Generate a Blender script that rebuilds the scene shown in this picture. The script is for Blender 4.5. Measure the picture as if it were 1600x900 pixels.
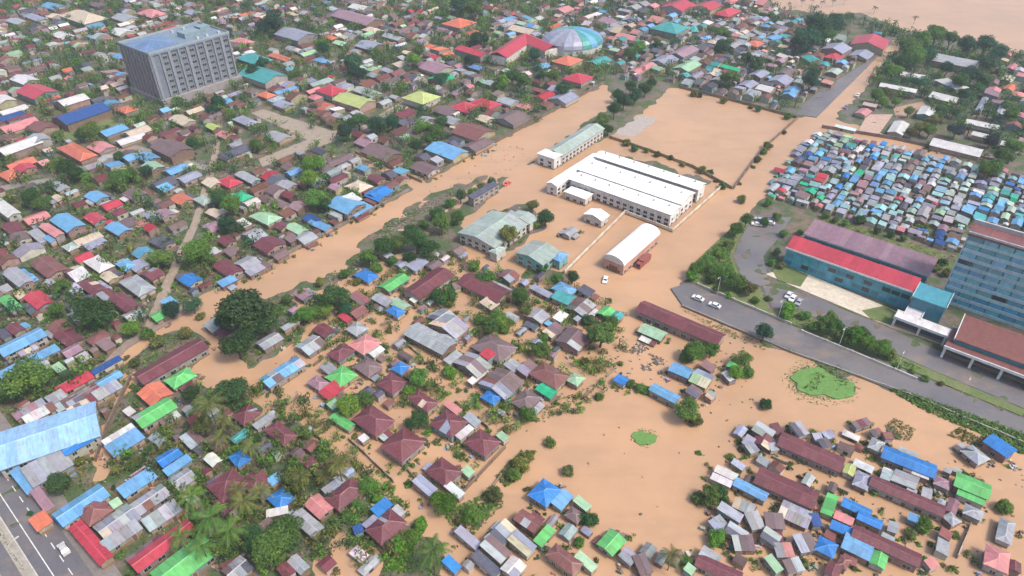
import bpy, math, random
import numpy as np
from mathutils import Vector, Matrix

# ------------------------------------------------------------------ scene, camera, light
for o in list(bpy.data.objects): bpy.data.objects.remove(o)
scn = bpy.context.scene
COLL = scn.collection
CH, CF, TH = 150.0, 1103.0, math.radians(36.6)      # camera height (m), focal length (px of a 1600 px frame), pitch below the horizon
cd = bpy.data.cameras.new('camera'); cam = bpy.data.objects.new('camera', cd); COLL.objects.link(cam)
cam.location = (0, 0, CH); cam.rotation_euler = (math.pi/2-TH, 0, 0)
cd.sensor_width = 36; cd.lens = CF/1600*36; cd.clip_start = 1; cd.clip_end = 9000
scn.camera = cam
scn.render.resolution_x = 1024; scn.render.resolution_y = 576
SUN_EL, SUN_AZ = math.radians(54), math.radians(122)   # azimuth from +Y, clockwise
w = bpy.data.worlds.new('World'); scn.world = w; w.use_nodes = True
nt = w.node_tree; nt.nodes.clear()
sky = nt.nodes.new('ShaderNodeTexSky'); sky.sky_type = 'NISHITA'; sky.sun_disc = False
sky.sun_elevation = SUN_EL; sky.sun_rotation = SUN_AZ; sky.air_density = 1.0; sky.dust_density = 4.0; sky.ozone_density = 0.6
bg = nt.nodes.new('ShaderNodeBackground'); bg.inputs[1].default_value = 0.105
wo = nt.nodes.new('ShaderNodeOutputWorld')
nt.links.new(sky.outputs[0], bg.inputs[0]); nt.links.new(bg.outputs[0], wo.inputs[0])
sl = bpy.data.lights.new('sun', 'SUN'); sl.energy = 1.5; sl.angle = math.radians(11); sl.color = (1, .95, .88)
so = bpy.data.objects.new('sun', sl); COLL.objects.link(so); so.location = (0, 0, 300)
sd = Vector((math.sin(SUN_AZ)*math.cos(SUN_EL), math.cos(SUN_AZ)*math.cos(SUN_EL), math.sin(SUN_EL)))
so.rotation_euler = (-sd).to_track_quat('-Z', 'Y').to_euler()
scn.view_settings.view_transform = 'Standard'; scn.view_settings.look = 'None'
scn.view_settings.exposure = 1.26; scn.view_settings.gamma = 1.0
scn.view_settings.use_curve_mapping = False

# ------------------------------------------------------------------ plan of the town: map points measured on the photograph onto the ground
GRID = math.radians(52)            # street grid direction
def gnd(px, py, z=0.0):
    a = (px-800)/CF; b = -(py-450)/CF
    dy = b*math.sin(TH)+math.cos(TH); dz = b*math.cos(TH)-math.sin(TH)
    t = (z-CH)/dz
    return Vector((a*t, dy*t, z))
def prj(x, y, z):
    f = y*math.cos(TH)-(z-CH)*math.sin(TH); u = y*math.sin(TH)+(z-CH)*math.cos(TH)
    return 800+CF*x/f, 450-CF*u/f
def pxm(y, z=0):                   # pixels per metre at a ground distance
    return CF/(y*math.cos(TH)-(z-CH)*math.sin(TH))
rnd = random.Random(7)
nrs = np.random.RandomState(5)

def s2l(c):
    return tuple(((v/255)/12.92 if v <= 10 else (((v/255)+.055)/1.055)**2.4) for v in c)
KX = 1.75
COL = {  # code: (name, colour as seen, -> base colour)
 'M': ('maroon', (132, 72, 82)), 'm': ('brown', (150, 98, 94)), 'R': ('red', (214, 74, 92)), 'O': ('orange', (236, 134, 104)),
 'P': ('pink', (236, 158, 158)), 'V': ('mauve', (182, 146, 162)), 'K': ('grey-brown', (138, 116, 118)), 'u': ('rust-brown', (132, 92, 82)), 'S': ('silver-grey', (184, 190, 198)),
 'W': ('white', (240, 240, 240)), 'b': ('light blue', (126, 190, 240)), 'B': ('bright blue', (56, 146, 232)), 'D': ('deep blue', (44, 92, 166)),
 'G': ('bright green', (116, 216, 124)), 'g': ('pale green', (180, 222, 184)), 'T': ('teal', (84, 184, 184)), 'Y': ('lime yellow', (206, 222, 140)),
 'q': ('pale aqua', (168, 212, 222)), 'C': ('cream', (236, 220, 196)), 'L': ('lavender', (176, 180, 204)), 't': ('jade', (48, 206, 150)), 'k': ('dark slate', (104, 104, 122)), 'e': ('grey-green', (192, 210, 202)),
}
def base(code):
    return tuple(min(.82, v/KX) for v in s2l(COL[code][1]))
def jit(c, a=.08, r=rnd):
    k = 1+r.uniform(-a, a)
    return tuple(max(.004, min(.84, v*k*(1+r.uniform(-a*.4, a*.4)))) for v in c)

# ------------------------------------------------------------------ materials
def newmat(name):
    m = bpy.data.materials.new(name); m.use_nodes = True
    t = m.node_tree; p = t.nodes['Principled BSDF']
    return m, t, p, t.links.new
def N(t, typ, **kw):
    n = t.nodes.new(typ)
    for k, v in kw.items(): setattr(n, k, v)
    return n
def mixc(t, fac, a, b, mode='MIX'):
    n = N(t, 'ShaderNodeMix', data_type='RGBA', blend_type=mode)
    for i, v in ((0, fac), (6, a), (7, b)):
        if hasattr(v, 'default_value') or hasattr(v, 'is_output'): t.links.new(v, n.inputs[i])
        else: n.inputs[i].default_value = v if i == 0 else (*v[:3], 1)
    return n.outputs[2]
def noise(t, vec, scale, detail=3, rough=.55, w=None):
    n = N(t, 'ShaderNodeTexNoise'); n.noise_dimensions = '4D' if w is not None else '3D'
    n.inputs['Scale'].default_value = scale; n.inputs['Detail'].default_value = detail; n.inputs['Roughness'].default_value = rough
    if vec is not None: t.links.new(vec, n.inputs['Vector'])
    if w is not None: t.links.new(w, n.inputs['W'])
    return n.outputs[0]
def ramp(t, f, a, b):
    n = N(t, 'ShaderNodeMapRange'); n.inputs[1].default_value = a; n.inputs[2].default_value = b
    t.links.new(f, n.inputs[0]); return n.outputs[0]
def mapping(t, vec, scale):
    n = N(t, 'ShaderNodeMapping'); n.inputs['Scale'].default_value = scale; t.links.new(vec, n.inputs[0]); return n.outputs[0]
def colour_source(t, kind):
    if kind == 'obj':
        oi = N(t, 'ShaderNodeObjectInfo'); return oi.outputs['Color'], oi.outputs['Random']
    at = N(t, 'ShaderNodeAttribute'); at.attribute_name = 'tint'
    v = N(t, 'ShaderNodeValue'); v.outputs[0].default_value = .3
    return at.outputs['Color'], v.outputs[0]
def mat_roof(name, kind, rust=.5, rough=.5):
    m, t, p, L = newmat(name)
    c, r = colour_source(t, kind)
    tc = N(t, 'ShaderNodeTexCoord'); co = tc.outputs['Object']
    ml = N(t, 'ShaderNodeMath', operation='MULTIPLY'); L(r, ml.inputs[0]); ml.inputs[1].default_value = 37.
    n1 = noise(t, co, .45, 4, .6, ml.outputs[0])
    n2 = noise(t, mapping(t, co, (2.2, .28, 1)), 1.0, 3, .6, ml.outputs[0])
    n3 = noise(t, co, 3.5, 2, .6, ml.outputs[0])
    d = mixc(t, ramp(t, n1, .35, .7), c, (.74, .72, .72), 'MULTIPLY')
    d = mixc(t, ramp(t, n2, .45, .75), d, (.86, .8, .77), 'MULTIPLY')
    f = N(t, 'ShaderNodeMath', operation='MULTIPLY'); L(ramp(t, n2, .56, .72), f.inputs[0]); f.inputs[1].default_value = rust
    d = mixc(t, f.outputs[0], d, (.17, .085, .055))
    f2 = N(t, 'ShaderNodeMath', operation='MULTIPLY'); L(ramp(t, n3, .55, .75), f2.inputs[0]); f2.inputs[1].default_value = .25
    d = mixc(t, f2.outputs[0], d, (.4, .38, .38))
    L(d, p.inputs['Base Color']); p.inputs['Roughness'].default_value = rough
    p.inputs['Specular IOR Level'].default_value = .35
    return m
def mat_plain(name, kind='obj', grime=.35, rough=.8, spec=.3, tide=False):
    m, t, p, L = newmat(name)
    c, r = colour_source(t, kind)
    tc = N(t, 'ShaderNodeTexCoord')
    n1 = noise(t, tc.outputs['Object'], .6, 4, .65); n2 = noise(t, mapping(t, tc.outputs['Object'], (1.5, 1.5, .2)), 1., 3)
    d = mixc(t, ramp(t, n1, .3, .75), c, (1-grime, 1-grime*1.05, 1-grime*1.1), 'MULTIPLY')
    d = mixc(t, ramp(t, n2, .5, .8), d, (.78, .72, .66), 'MULTIPLY')
    if tide:      # mud line left by the flood on the lower walls
        sx = N(t, 'ShaderNodeSeparateXYZ'); L(tc.outputs['Object'], sx.inputs[0]); ad = N(t, 'ShaderNodeMath', operation='ADD'); L(sx.outputs[2], ad.inputs[0]); L(n1, ad.inputs[1])
        d = mixc(t, ramp(t, ad.outputs[0], 1.85, 1.45), d, (.2, .125, .075))
    L(d, p.inputs['Base Color']); p.inputs['Roughness'].default_value = rough; p.inputs['Specular IOR Level'].default_value = spec
    return m
def mat_flat(name, col, rough=.6, spec=.3):
    m, t, p, L = newmat(name)
    tc = N(t, 'ShaderNodeTexCoord'); n1 = noise(t, tc.outputs['Object'], 1.2, 3)
    d = mixc(t, ramp(t, n1, .3, .7), col, tuple(v*.72 for v in col))
    L(d, p.inputs['Base Color']); p.inputs['Roughness'].default_value = rough; p.inputs['Specular IOR Level'].default_value = spec
    return m
def mat_leaf(name, kind):
    m, t, p, L = newmat(name)
    c, r = colour_source(t, kind)
    ge = N(t, 'ShaderNodeNewGeometry')
    tc = N(t, 'ShaderNodeTexCoord'); n1 = noise(t, tc.outputs['Object'], 2.2 if kind == 'obj' else .5, 3, .6)
    d = mixc(t, ramp(t, ge.outputs['Random Per Island'], 0, 1), c, (.5, .56, .5), 'MULTIPLY')
    d = mixc(t, ramp(t, n1, .52, .75), d, (1.9, 1.55, .8), 'MULTIPLY')
    L(d, p.inputs['Base Color']); p.inputs['Roughness'].default_value = .6; p.inputs['Specular IOR Level'].default_value = .25
    tr = N(t, 'ShaderNodeBsdfTranslucent'); L(d, tr.inputs[0])
    mx = N(t, 'ShaderNodeMixShader'); mx.inputs[0].default_value = .4
    L(p.outputs[0], mx.inputs[1]); L(tr.outputs[0], mx.inputs[2]); L(mx.outputs[0], t.nodes['Material Output'].inputs[0])
    return m
MT = {}
MT['roof'] = mat_roof('corrugated_roof', 'obj', .35)
MT['patch'] = mat_roof('rusted_tin', 'obj', .8)
MT['paint'] = mat_roof('painted_sheet', 'obj', .1, .4)
MT['white'] = mat_plain('white_sheet', 'obj', .1, .45)
MT['wall'] = mat_plain('plaster_wall', 'obj', .4, tide=True)
MT['conc'] = mat_plain('weathered_concrete', 'obj', .3)
MT['farroof'] = mat_plain('distant_tin_and_plaster', 'vc', .35)
MT['leaf'] = mat_leaf('foliage', 'obj'); MT['farleaf'] = mat_leaf('distant_foliage', 'vc')
MT['bark'] = mat_flat('bark', (.11, .08, .055), .9)
MT['glass'] = mat_flat('dark_glass', (.03, .04, .05), .15, .6)
MT['frame'] = mat_flat('window_frame', (.5, .48, .44), .6)
MT['wood'] = mat_flat('door_wood', (.16, .09, .06), .7)
MT['car'] = mat_plain('car_paint', 'obj', .1, .25, .5)
MT['rubber'] = mat_flat('rubber', (.02, .02, .02), .8)
MT['tealglass'] = mat_plain('teal_cladding', 'obj', .3, .25, .5)
def mat_water():
    m, t, p, L = newmat('brown_floodwater')
    tc = N(t, 'ShaderNodeTexCoord'); co = tc.outputs['Object']
    n1 = noise(t, co, .018, 6, .7); n2 = noise(t, mapping(t, co, (.035, .11, 1)), 1, 6, .65); n3 = noise(t, co, .9, 3)
    d = mixc(t, ramp(t, n1, .4, .62), (.415, .252, .146), (.35, .218, .13))
    d = mixc(t, ramp(t, n2, .5, .8), d, (.305, .193, .118))
    L(d, p.inputs['Base Color']); p.inputs['Roughness'].default_value = .3; p.inputs['Specular IOR Level'].default_value = .34
    b = N(t, 'ShaderNodeBump'); b.inputs['Strength'].default_value = .12; b.inputs['Distance'].default_value = .08
    L(n3, b.inputs['Height']); L(b.outputs[0], p.inputs['Normal'])
    return m
def mat_ground():
    m, t, p, L = newmat('earth_and_yards')
    tc = N(t, 'ShaderNodeTexCoord'); co = tc.outputs['Object']
    n1 = noise(t, co, .035, 5, .6); n2 = noise(t, co, .12, 4, .65); n3 = noise(t, co, .8, 3, .7)
    d = mixc(t, ramp(t, n1, .4, .6), (.15, .105, .075), (.11, .1, .09))
    d = mixc(t, ramp(t, n2, .44, .56), d, (.055, .085, .028))
    d = mixc(t, ramp(t, n3, .45, .75), d, (.55, .55, .55), 'MULTIPLY')
    L(d, p.inputs['Base Color']); p.inputs['Roughness'].default_value = .9
    return m
def mat_asphalt():
    m, t, p, L = newmat('worn_asphalt')
    tc = N(t, 'ShaderNodeTexCoord'); co = tc.outputs['Object']
    n1 = noise(t, co, .06, 4, .6); n2 = noise(t, co, 1.2, 4, .7)
    d = mixc(t, ramp(t, n1, .35, .65), (.105, .1, .112), (.14, .13, .13))
    d = mixc(t, ramp(t, n2, .5, .8), d, (.75, .73, .7), 'MULTIPLY')
    n4 = noise(t, mapping(t, co, (.09, .16, 1)), 1, 6, .7); f4 = N(t, 'ShaderNodeMath', operation='MULTIPLY'); L(ramp(t, n4, .52, .68), f4.inputs[0]); f4.inputs[1].default_value = .55
    d = mixc(t, f4.outputs[0], d, (.24, .165, .11))
    L(d, p.inputs['Base Color']); p.inputs['Roughness'].default_value = .45
    return m
MT['water'] = mat_water(); MT['ground'] = mat_ground(); MT['asphalt'] = mat_asphalt()
MT['pave'] = mat_plain('paving', 'obj', .3, .85); MT['line'] = mat_flat('road_paint', (.6, .6, .58), .6)
def mat_grass():
    m, t, p, L = newmat('rough_grass')
    tc = N(t, 'ShaderNodeTexCoord'); co = tc.outputs['Object']
    n1 = noise(t, co, .15, 4, .6); n2 = noise(t, co, 1.5, 3, .7)
    d = mixc(t, ramp(t, n1, .35, .65), (.085, .13, .035), (.15, .16, .06)); d = mixc(t, ramp(t, n2, .4, .7), d, (.6, .65, .6), 'MULTIPLY')
    L(d, p.inputs['Base Color']); p.inputs['Roughness'].default_value = .9
    return m
MT['grass'] = mat_grass()
MT['mat'] = mat_flat('bright_floating_grass', (.115,.23,.06), .9)

# ------------------------------------------------------------------ mesh helpers
def link(o, parent=None):
    COLL.objects.link(o)
    if parent is not None: o.parent = parent
    return o
def tag(o, label=None, cat=None, group=None, kind=None):
    if label: o['label'] = label
    if cat: o['category'] = cat
    if group: o['group'] = group
    if kind: o['kind'] = kind
    return o
class MB:
    def __init__(s): s.v = []; s.f = []; s.c = []; s.mi = []
    def add(s, vs, fs, col=None, mi=0):
        n = len(s.v); s.v.extend([tuple(x) for x in vs])
        for f in fs: s.f.append(tuple(i+n for i in f)); s.c.append(col); s.mi.append(mi)
    def box(s, x0, x1, y0, y1, z0, z1, col=None, mi=0):
        s.add([(x0,y0,z0),(x1,y0,z0),(x1,y1,z0),(x0,y1,z0),(x0,y0,z1),(x1,y0,z1),(x1,y1,z1),(x0,y1,z1)],
              [(0,3,2,1),(4,5,6,7),(0,1,5,4),(1,2,6,5),(2,3,7,6),(3,0,4,7)], col, mi)
    def slab(s, top, th, col=None, mi=0):        # planar polygon extruded downwards
        n = len(top); vs = [tuple(p) for p in top]+[(p[0], p[1], p[2]-th) for p in top]
        s.add(vs, [tuple(range(n)), tuple(range(2*n-1, n-1, -1))]+[(i, i+n, (i+1) % n+n, (i+1) % n) for i in range(n)], col, mi)
    def tube(s, pts, rads, n=6, col=None, mi=0):
        base_i = len(s.v); k = len(pts)
        for i, (p, r) in enumerate(zip(pts, rads)):
            d = Vector(pts[min(i+1, k-1)])-Vector(pts[max(i-1, 0)]); d.normalize()
            a = d.orthogonal().normalized(); b = d.cross(a)
            for j in range(n):
                q = Vector(p)+(a*math.cos(2*math.pi*j/n)+b*math.sin(2*math.pi*j/n))*r
                s.v.append(tuple(q))
        for i in range(k-1):
            for j in range(n):
                s.f.append((base_i+i*n+j, base_i+i*n+(j+1) % n, base_i+(i+1)*n+(j+1) % n, base_i+(i+1)*n+j)); s.c.append(col); s.mi.append(mi)
        s.f.append(tuple(base_i+(k-1)*n+j for j in range(n))); s.c.append(col); s.mi.append(mi)
    def mesh(s, name, mats, smooth=False, tint=False):
        me = bpy.data.meshes.new(name); me.from_pydata(s.v, [], s.f)
        for m in (mats if isinstance(mats, (list, tuple)) else [mats]): me.materials.append(m)
        if any(s.mi): me.polygons.foreach_set('material_index', s.mi)
        if tint:
            a = me.color_attributes.new('tint', 'FLOAT_COLOR', 'CORNER'); buf = []
            for f, c in zip(s.f, s.c): buf.extend(((c or (.3,.3,.3))+(1.,))*len(f))
            a.data.foreach_set('color', buf)
        if smooth: me.polygons.foreach_set('use_smooth', [True]*len(s.f))
        me.update(); return me
    def build(s, name, mats, parent=None, color=None, smooth=False, tint=False):
        o = bpy.data.objects.new(name, s.mesh(name, mats, smooth, tint))
        if color: o.color = (*color, 1)
        return link(o, parent)
def empty(name, loc=(0, 0, 0), rz=0):
    o = bpy.data.objects.new(name, None); o.empty_display_size = .5
    o.location = loc; o.rotation_euler = (0, 0, rz); COLL.objects.link(o); return o
def inst(name, me, parent=None, loc=(0, 0, 0), rot=(0, 0, 0), scale=(1, 1, 1), color=None):
    o = bpy.data.objects.new(name, me); o.location = loc; o.rotation_euler = rot; o.scale = scale
    if color: o.color = (*color, 1)
    return link(o, parent)
def inpoly(X, Y, poly):
    r = np.zeros(X.shape, bool); n = len(poly)
    for i in range(n):
        x1, y1 = poly[i][0], poly[i][1]; x2, y2 = poly[(i+1) % n][0], poly[(i+1) % n][1]
        if y1 == y2: continue
        c = ((Y >= y1) != (Y >= y2)) & (X < (x2-x1)*(Y-y1)/(y2-y1)+x1)
        r ^= c
    return r
def gpoly(pts, z=0): return [tuple(gnd(x, y, z)) for x, y in pts]

# ------------------------------------------------------------------ terrain, floodwater, roads
FLOOD = [
 [(296,470),(342,455),(640,300),(800,212),(945,132),(958,158),(850,242),(700,332),(610,385),(540,425),(450,447),(350,482),(300,505)],
 [(318,508),(345,530),(372,560),(380,600),(335,612),(300,588),(342,548)],
 [(450,470),(560,430),(640,395),(720,345),(850,245),(960,212),(1055,137),(1250,185),(1300,150),(1392,64),(1412,66),(1372,112),(1300,190),(1205,300),(1090,405),(1055,450),(1070,478),
  (1235,550),(1600,700),(1640,720),(1640,930),(690,930),(705,830),(660,790),(560,690),(480,640),(430,640),(385,620),(380,585),(470,530),(500,500)],
 [(490,930),(492,850),(530,825),(570,835),(592,870),(590,930)],
 [(1190,-10),(1215,12),(1290,22),(1345,20),(1430,52),(1480,52),(1545,72),(1600,84),(1900,130),(1900,-230),(1020,-230),(1150,-40)],
 [(550,238),(562,236),(664,284),(650,297),(600,268)],
 [(1268,190),(1300,186),(1500,243),(1485,256),(1280,204)],
 [(175,640),(205,600),(215,585),(200,580),(165,650),(150,720),(140,745),(165,745)],
 [(300,470),(235,512),(180,555),(190,570),(250,525),(310,492)],
 [(258,760),(275,745),(300,800),(310,830),(295,830)],
]
LAND = [  # mounds and verges left dry inside the flood
 [(600,930),(625,860),(660,805),(668,822),(640,870),(640,930)],
 [(1225,590),(1250,565),(1310,580),(1338,600),(1330,625),(1290,628),(1240,618)],
 [(775,745),(815,705),(838,705),(815,745),(790,762)],
 [(690,800),(740,780),(775,760),(788,790),(745,830),(705,822)],
 [(1380,665),(1400,652),(1430,672),(1420,690),(1390,685)],
 [(1480,680),(1500,668),(1540,690),(1530,700)],
 [(990,690),(1000,672),(1022,676),(1026,686),(1008,698)],
 [(760,330),(830,310),(860,350),(800,400),(740,380)],
 [(800,430),(840,400),(900,430),(860,450)],
 [(640,380),(720,330),(740,380),(660,420)],
 [(440,478),(520,436),(600,400),(640,385),(720,338),(700,322),(640,345),(560,400),(470,446)],
 [(545,412),(600,378),(640,354),(720,308),(775,281),(764,268),(700,290),(640,320),(560,372)],
 [(960,235),(1100,275),(1120,285),(1090,300),(955,250)],
]
# flooded lanes kept open between the houses
LANES = [[(420,652),(480,650),(560,722),(640,802),(700,832)],[(392,598),(470,538),(505,508)],[(440,628),(520,562),(580,522),(640,505)],[(690,596),(780,668),(860,690)],[(620,515),(680,560),(692,600)],[(700,826),(790,712),(860,652),(960,562),(982,500),(990,470)],
 [(1210,705),(1340,768),(1450,835)],[(1380,782),(1440,835)],[(1562,740),(1535,830),(1510,893)],[(330,600),(345,540),(310,500)],[(1440,690),(1500,730),(1540,740)],[(500,508),(600,430),(640,400)],[(716,430),(712,470),(690,520)],[(790,540),(900,600),(935,560)]]
xs = np.concatenate([np.linspace(-3000, -620, 24), np.arange(-600, 600.1, 1.8), np.linspace(620, 3000, 24)])
ys = np.concatenate([np.linspace(-500, 40, 12), np.arange(50, 760.1, 1.8), np.linspace(780, 3200, 26)])
XX, YY = np.meshgrid(xs, ys)
def waves(X, Y, seed, amp, lam, n=10):
    r = np.random.RandomState(seed); z = np.zeros(X.shape)
    for i in range(n):
        l = lam*2**r.uniform(-1.2, 1.2); a = r.uniform(0, 6.283)
        z += np.sin((X*math.cos(a)+Y*math.sin(a))*6.283/l+r.uniform(0, 6.283))
    return z*amp/math.sqrt(n)
wx = XX+waves(XX, YY, 1, 1.6, 16); wy = YY+waves(XX, YY, 2, 1.6, 16)
mask = np.zeros(XX.shape)
for pl in FLOOD: mask = np.maximum(mask, inpoly(wx, wy, gpoly(pl)))
for ln in LANES:
    g = [gnd(*p) for p in ln]
    for a, b in zip(g, g[1:]):
        d = (b-a).normalized(); n = Vector((-d.y, d.x, 0))*2.9
        mask = np.maximum(mask, inpoly(wx, wy, [(q.x, q.y) for q in (a+n-d, b+n+d, b-n+d, a-n-d)]))
for pl in LAND: mask = np.where(inpoly(wx, wy, gpoly(pl)), .28, mask)
for _ in range(2):
    mp = np.pad(mask, 1, mode='edge'); mask = (mp[1:-1,1:-1]*2+mp[:-2,1:-1]+mp[2:,1:-1]+mp[1:-1,:-2]+mp[1:-1,2:])/6
ZZ = .38-.98*mask+np.clip(waves(XX, YY, 3, .09, 9), -.3, .3)
nx, ny = len(xs), len(ys)
idx = np.arange(nx*ny).reshape(ny, nx)
fc = np.stack([idx[:-1,:-1], idx[:-1,1:], idx[1:,1:], idx[1:,:-1]], -1).reshape(-1, 4)
me = bpy.data.meshes.new('ground'); me.from_pydata(np.stack([XX, YY, ZZ], -1).reshape(-1, 3).tolist(), [], fc.tolist())
me.polygons.foreach_set('use_smooth', [True]*len(fc)); me.materials.append(MT['ground'])
tag(link(bpy.data.objects.new('ground', me)), 'muddy town ground with yards and weeds', kind='structure')
mb = MB(); mb.add([(-2990,-490,0),(2990,-490,0),(2990,3190,0),(-2990,3190,0)], [(0,1,2,3)])
tag(mb.build('floodwater', MT['water']), 'opaque orange-brown floodwater over streets and yards', kind='structure')
def gz(x, y):
    i = int(np.searchsorted(xs, x)); j = int(np.searchsorted(ys, y))
    i = min(max(i, 1), nx-1); j = min(max(j, 1), ny-1)
    fx = (x-xs[i-1])/(xs[i]-xs[i-1]); fy = (y-ys[j-1])/(ys[j]-ys[j-1])
    return float((ZZ[j-1,i-1]*(1-fx)+ZZ[j-1,i]*fx)*(1-fy)+(ZZ[j,i-1]*(1-fx)+ZZ[j,i]*fx)*fy)

# occupancy map, 1 m cells
OX, OY, OW, OH = -600, 50, 1200, 800
OCC = np.zeros((OH, OW), np.uint8)
cx, cy = np.meshgrid(np.arange(OW)+OX+.5, np.arange(OH)+OY+.5)
def occ_poly(poly, code):
    P = np.array([(p[0], p[1]) for p in poly]); x0, y0 = P.min(0); x1, y1 = P.max(0)
    i0, i1 = int(max(0, x0-OX)), int(min(OW, x1-OX+2)); j0, j1 = int(max(0, y0-OY)), int(min(OH, y1-OY+2))
    if i1 <= i0 or j1 <= j0: return
    s = OCC[j0:j1, i0:i1]; k = inpoly(cx[j0:j1, i0:i1], cy[j0:j1, i0:i1], poly); s[k & (s == 0)] = code
def rect_pts(c, ang, L, W):
    ca, sa = math.cos(ang), math.sin(ang)
    return [(c[0]+ca*x-sa*y, c[1]+sa*x+ca*y) for x, y in ((-L/2,-W/2),(L/2,-W/2),(L/2,W/2),(-L/2,W/2))]
def occ_free(c, ang, L, W, ok=(0,)):
    ca, sa = math.cos(ang), math.sin(ang)
    nu = max(2, int(L)+1); nv = max(2, int(W)+1)
    for i in range(nu):
        x = -L/2+L*i/(nu-1)
        for j in range(nv):
            y = -W/2+W*j/(nv-1)
            a = int(c[0]+ca*x-sa*y-OX); b = int(c[1]+sa*x+ca*y-OY)
            if not (0 <= a < OW and 0 <= b < OH) or OCC[b, a] not in ok: return False
    return True

def sheet(name, pts, z, mat, label=None, color=None, th=.5, occ=2):
    g = gpoly(pts, 0)
    mb = MB(); mb.slab([(p[0], p[1], z) for p in g], th+z+.3)
    o = mb.build(name, mat, color=color); tag(o, label, kind='structure')
    if occ: occ_poly(g, occ)
    return o
UX = Vector((math.cos(GRID), math.sin(GRID), 0)); VX = Vector((math.sin(GRID), -math.cos(GRID), 0))
# dual carriageway in the corner
def strip(name, p0, d, l0, l1, w0, w1, z, mat, label=None, color=None, th=.8, occ=2):
    n = Vector((-d.y, d.x, 0)); q = [p0+d*l0+n*w0, p0+d*l1+n*w0, p0+d*l1+n*w1, p0+d*l0+n*w1]
    if (q[1]-q[0]).cross(q[2]-q[1]).z < 0: q.reverse()
    mb = MB(); mb.slab([(a.x, a.y, z) for a in q], th); o = mb.build(name, mat, color=color)
    if label is not None: tag(o, label, kind='structure')
    if occ: occ_poly([(a.x, a.y) for a in q], occ)
    return o
pm = gnd(21, 860); hd = (gnd(42, 893)-gnd(0, 826)).normalized()
strip('road', pm, hd, -160, 70, 1.1, 9.8, .50, MT['asphalt'], 'grey asphalt carriageway beside the town blocks')
strip('road', pm, hd, -160, 70, -11.6, -1.1, .50, MT['asphalt'], 'grey asphalt carriageway beyond the planted median')
md = strip('median', pm, hd, -160, 70, -1.1, 1.1, .64, MT['pave'], 'planted median with pale kerbs between carriageways', (.32,.3,.26))
strip('pavement', pm, hd, -160, 70, 9.8, 14.2, .63, MT['pave'], 'dusty grey pavement along the carriageway', (.2,.18,.17))
for k in range(20):
    o = strip('kerb', pm, hd, -60+k*6, -60+k*6+5.9, 1.12, 1.4, .68, MT['pave'], None, (.45,.44,.4), .2, 0); o.parent = md
for off, dash in ((3.6, 0), (6.6, 1), (-4.6, 0)):
    ro = None
    for k in range(24 if dash else 1):
        o = strip('lane_line', pm, hd, -70+k*5 if dash else -160, -67.5+k*5 if dash else 70, off, off+.22, .512, MT['line'], 'thin white painted line on the carriageway' , None, .01, 0)
# roads on the hospital side
sheet('road', [(1048,452),(1074,444),(1240,512),(1420,583),(1610,660),(1650,676),(1650,715),(1600,692),(1235,548),(1066,478)], .50, MT['asphalt'], 'wet grey asphalt road running past the hospital')
sheet('drive', [(1190,447),(1262,462),(1400,520),(1480,556),(1640,618),(1640,650),(1600,640),(1450,577),(1250,488),(1205,482)], .46, MT['asphalt'], 'asphalt drive in front of the hospital forecourt')
sheet('drive', [(1178,338),(1236,341),(1212,378),(1192,402),(1203,445),(1188,449),(1160,438),(1146,402),(1160,368)], .44, MT['asphalt'], 'curving asphalt access drive beside hedge trees')
sheet('street', [(1244,180),(1276,184),(1316,144),(1394,66),(1390,58),(1384,62),(1364,92),(1288,138),(1258,160)], .42, MT['asphalt'], 'wet grey street running to the river bank')
sheet('forecourt', [(1196,430),(1234,418),(1402,489),(1478,526),(1470,540),(1394,514),(1256,456)], .52, MT['pave'], 'cream paved forecourt before the blue-walled hospital', (.55,.49,.4))
sheet('lawn', [(1206,424),(1230,418),(1262,432),(1250,450),(1215,440)], .62, MT['grass'], 'small patchy lawn on the hospital forecourt')
sheet('lawn', [(1346,487),(1380,480),(1406,494),(1392,510),(1360,500)], .62, MT['grass'], 'small planted bed before the hospital corner')
sheet('verge', [(1210,490),(1250,490),(1450,579),(1600,643),(1650,664),(1650,674),(1600,654),(1420,580),(1240,509)], .60, MT['grass'], 'grass verge between hospital road and drive', th=.8, occ=0)
sheet('verge', [(1080,442),(1076,420),(1140,360),(1170,335),(1176,340),(1158,368),(1143,402),(1157,440),(1186,451),(1200,484),(1236,506),(1200,492)], .56, MT['grass'], 'planted verge between flooded street and access drive', th=.8, occ=2)
sheet('verge', [(1262,352),(1290,338),(1500,405),(1478,428),(1300,366)], .45, MT['grass'], 'planted strip behind the hospital wing', th=.8, occ=2)
# pale paved slabs seen above the water near the playing field
sheet('concrete_court', [(962,195),(1003,180),(1028,186),(990,214),(958,210)], .06, MT['pave'], 'grey ball court just under the flood at the field edge', (.36,.32,.3), .3)
sheet('lane', [(392,178),(412,172),(520,206),(560,200),(640,152),(660,140),(668,150),(600,190),(545,215),(470,240),(410,262),(404,250),(480,220)], .50, MT['pave'], 'pale dirt lane winding through the old town', (.3,.25,.2))
sheet('lane', [(280,390),(300,350),(330,250),(340,195),(348,195),(340,255),(312,350),(292,395),(255,480),(235,520),(225,515),(250,455)], .50, MT['pave'], 'narrow dirt alley crossing the old town', (.3,.24,.19))
sheet('lane', [(0,300),(90,285),(200,235),(330,270),(330,262),(205,226),(85,278),(0,292)], .48, MT['pave'], 'thin grey alley between old town roofs', (.24,.22,.2))
sheet('lane', [(176,570),(200,545),(310,478),(300,470),(190,540),(110,620),(30,690),(40,700),(120,630)], .52, MT['pave'], 'muddy lane beside the sky-blue warehouse', (.24,.19,.16))
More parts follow.
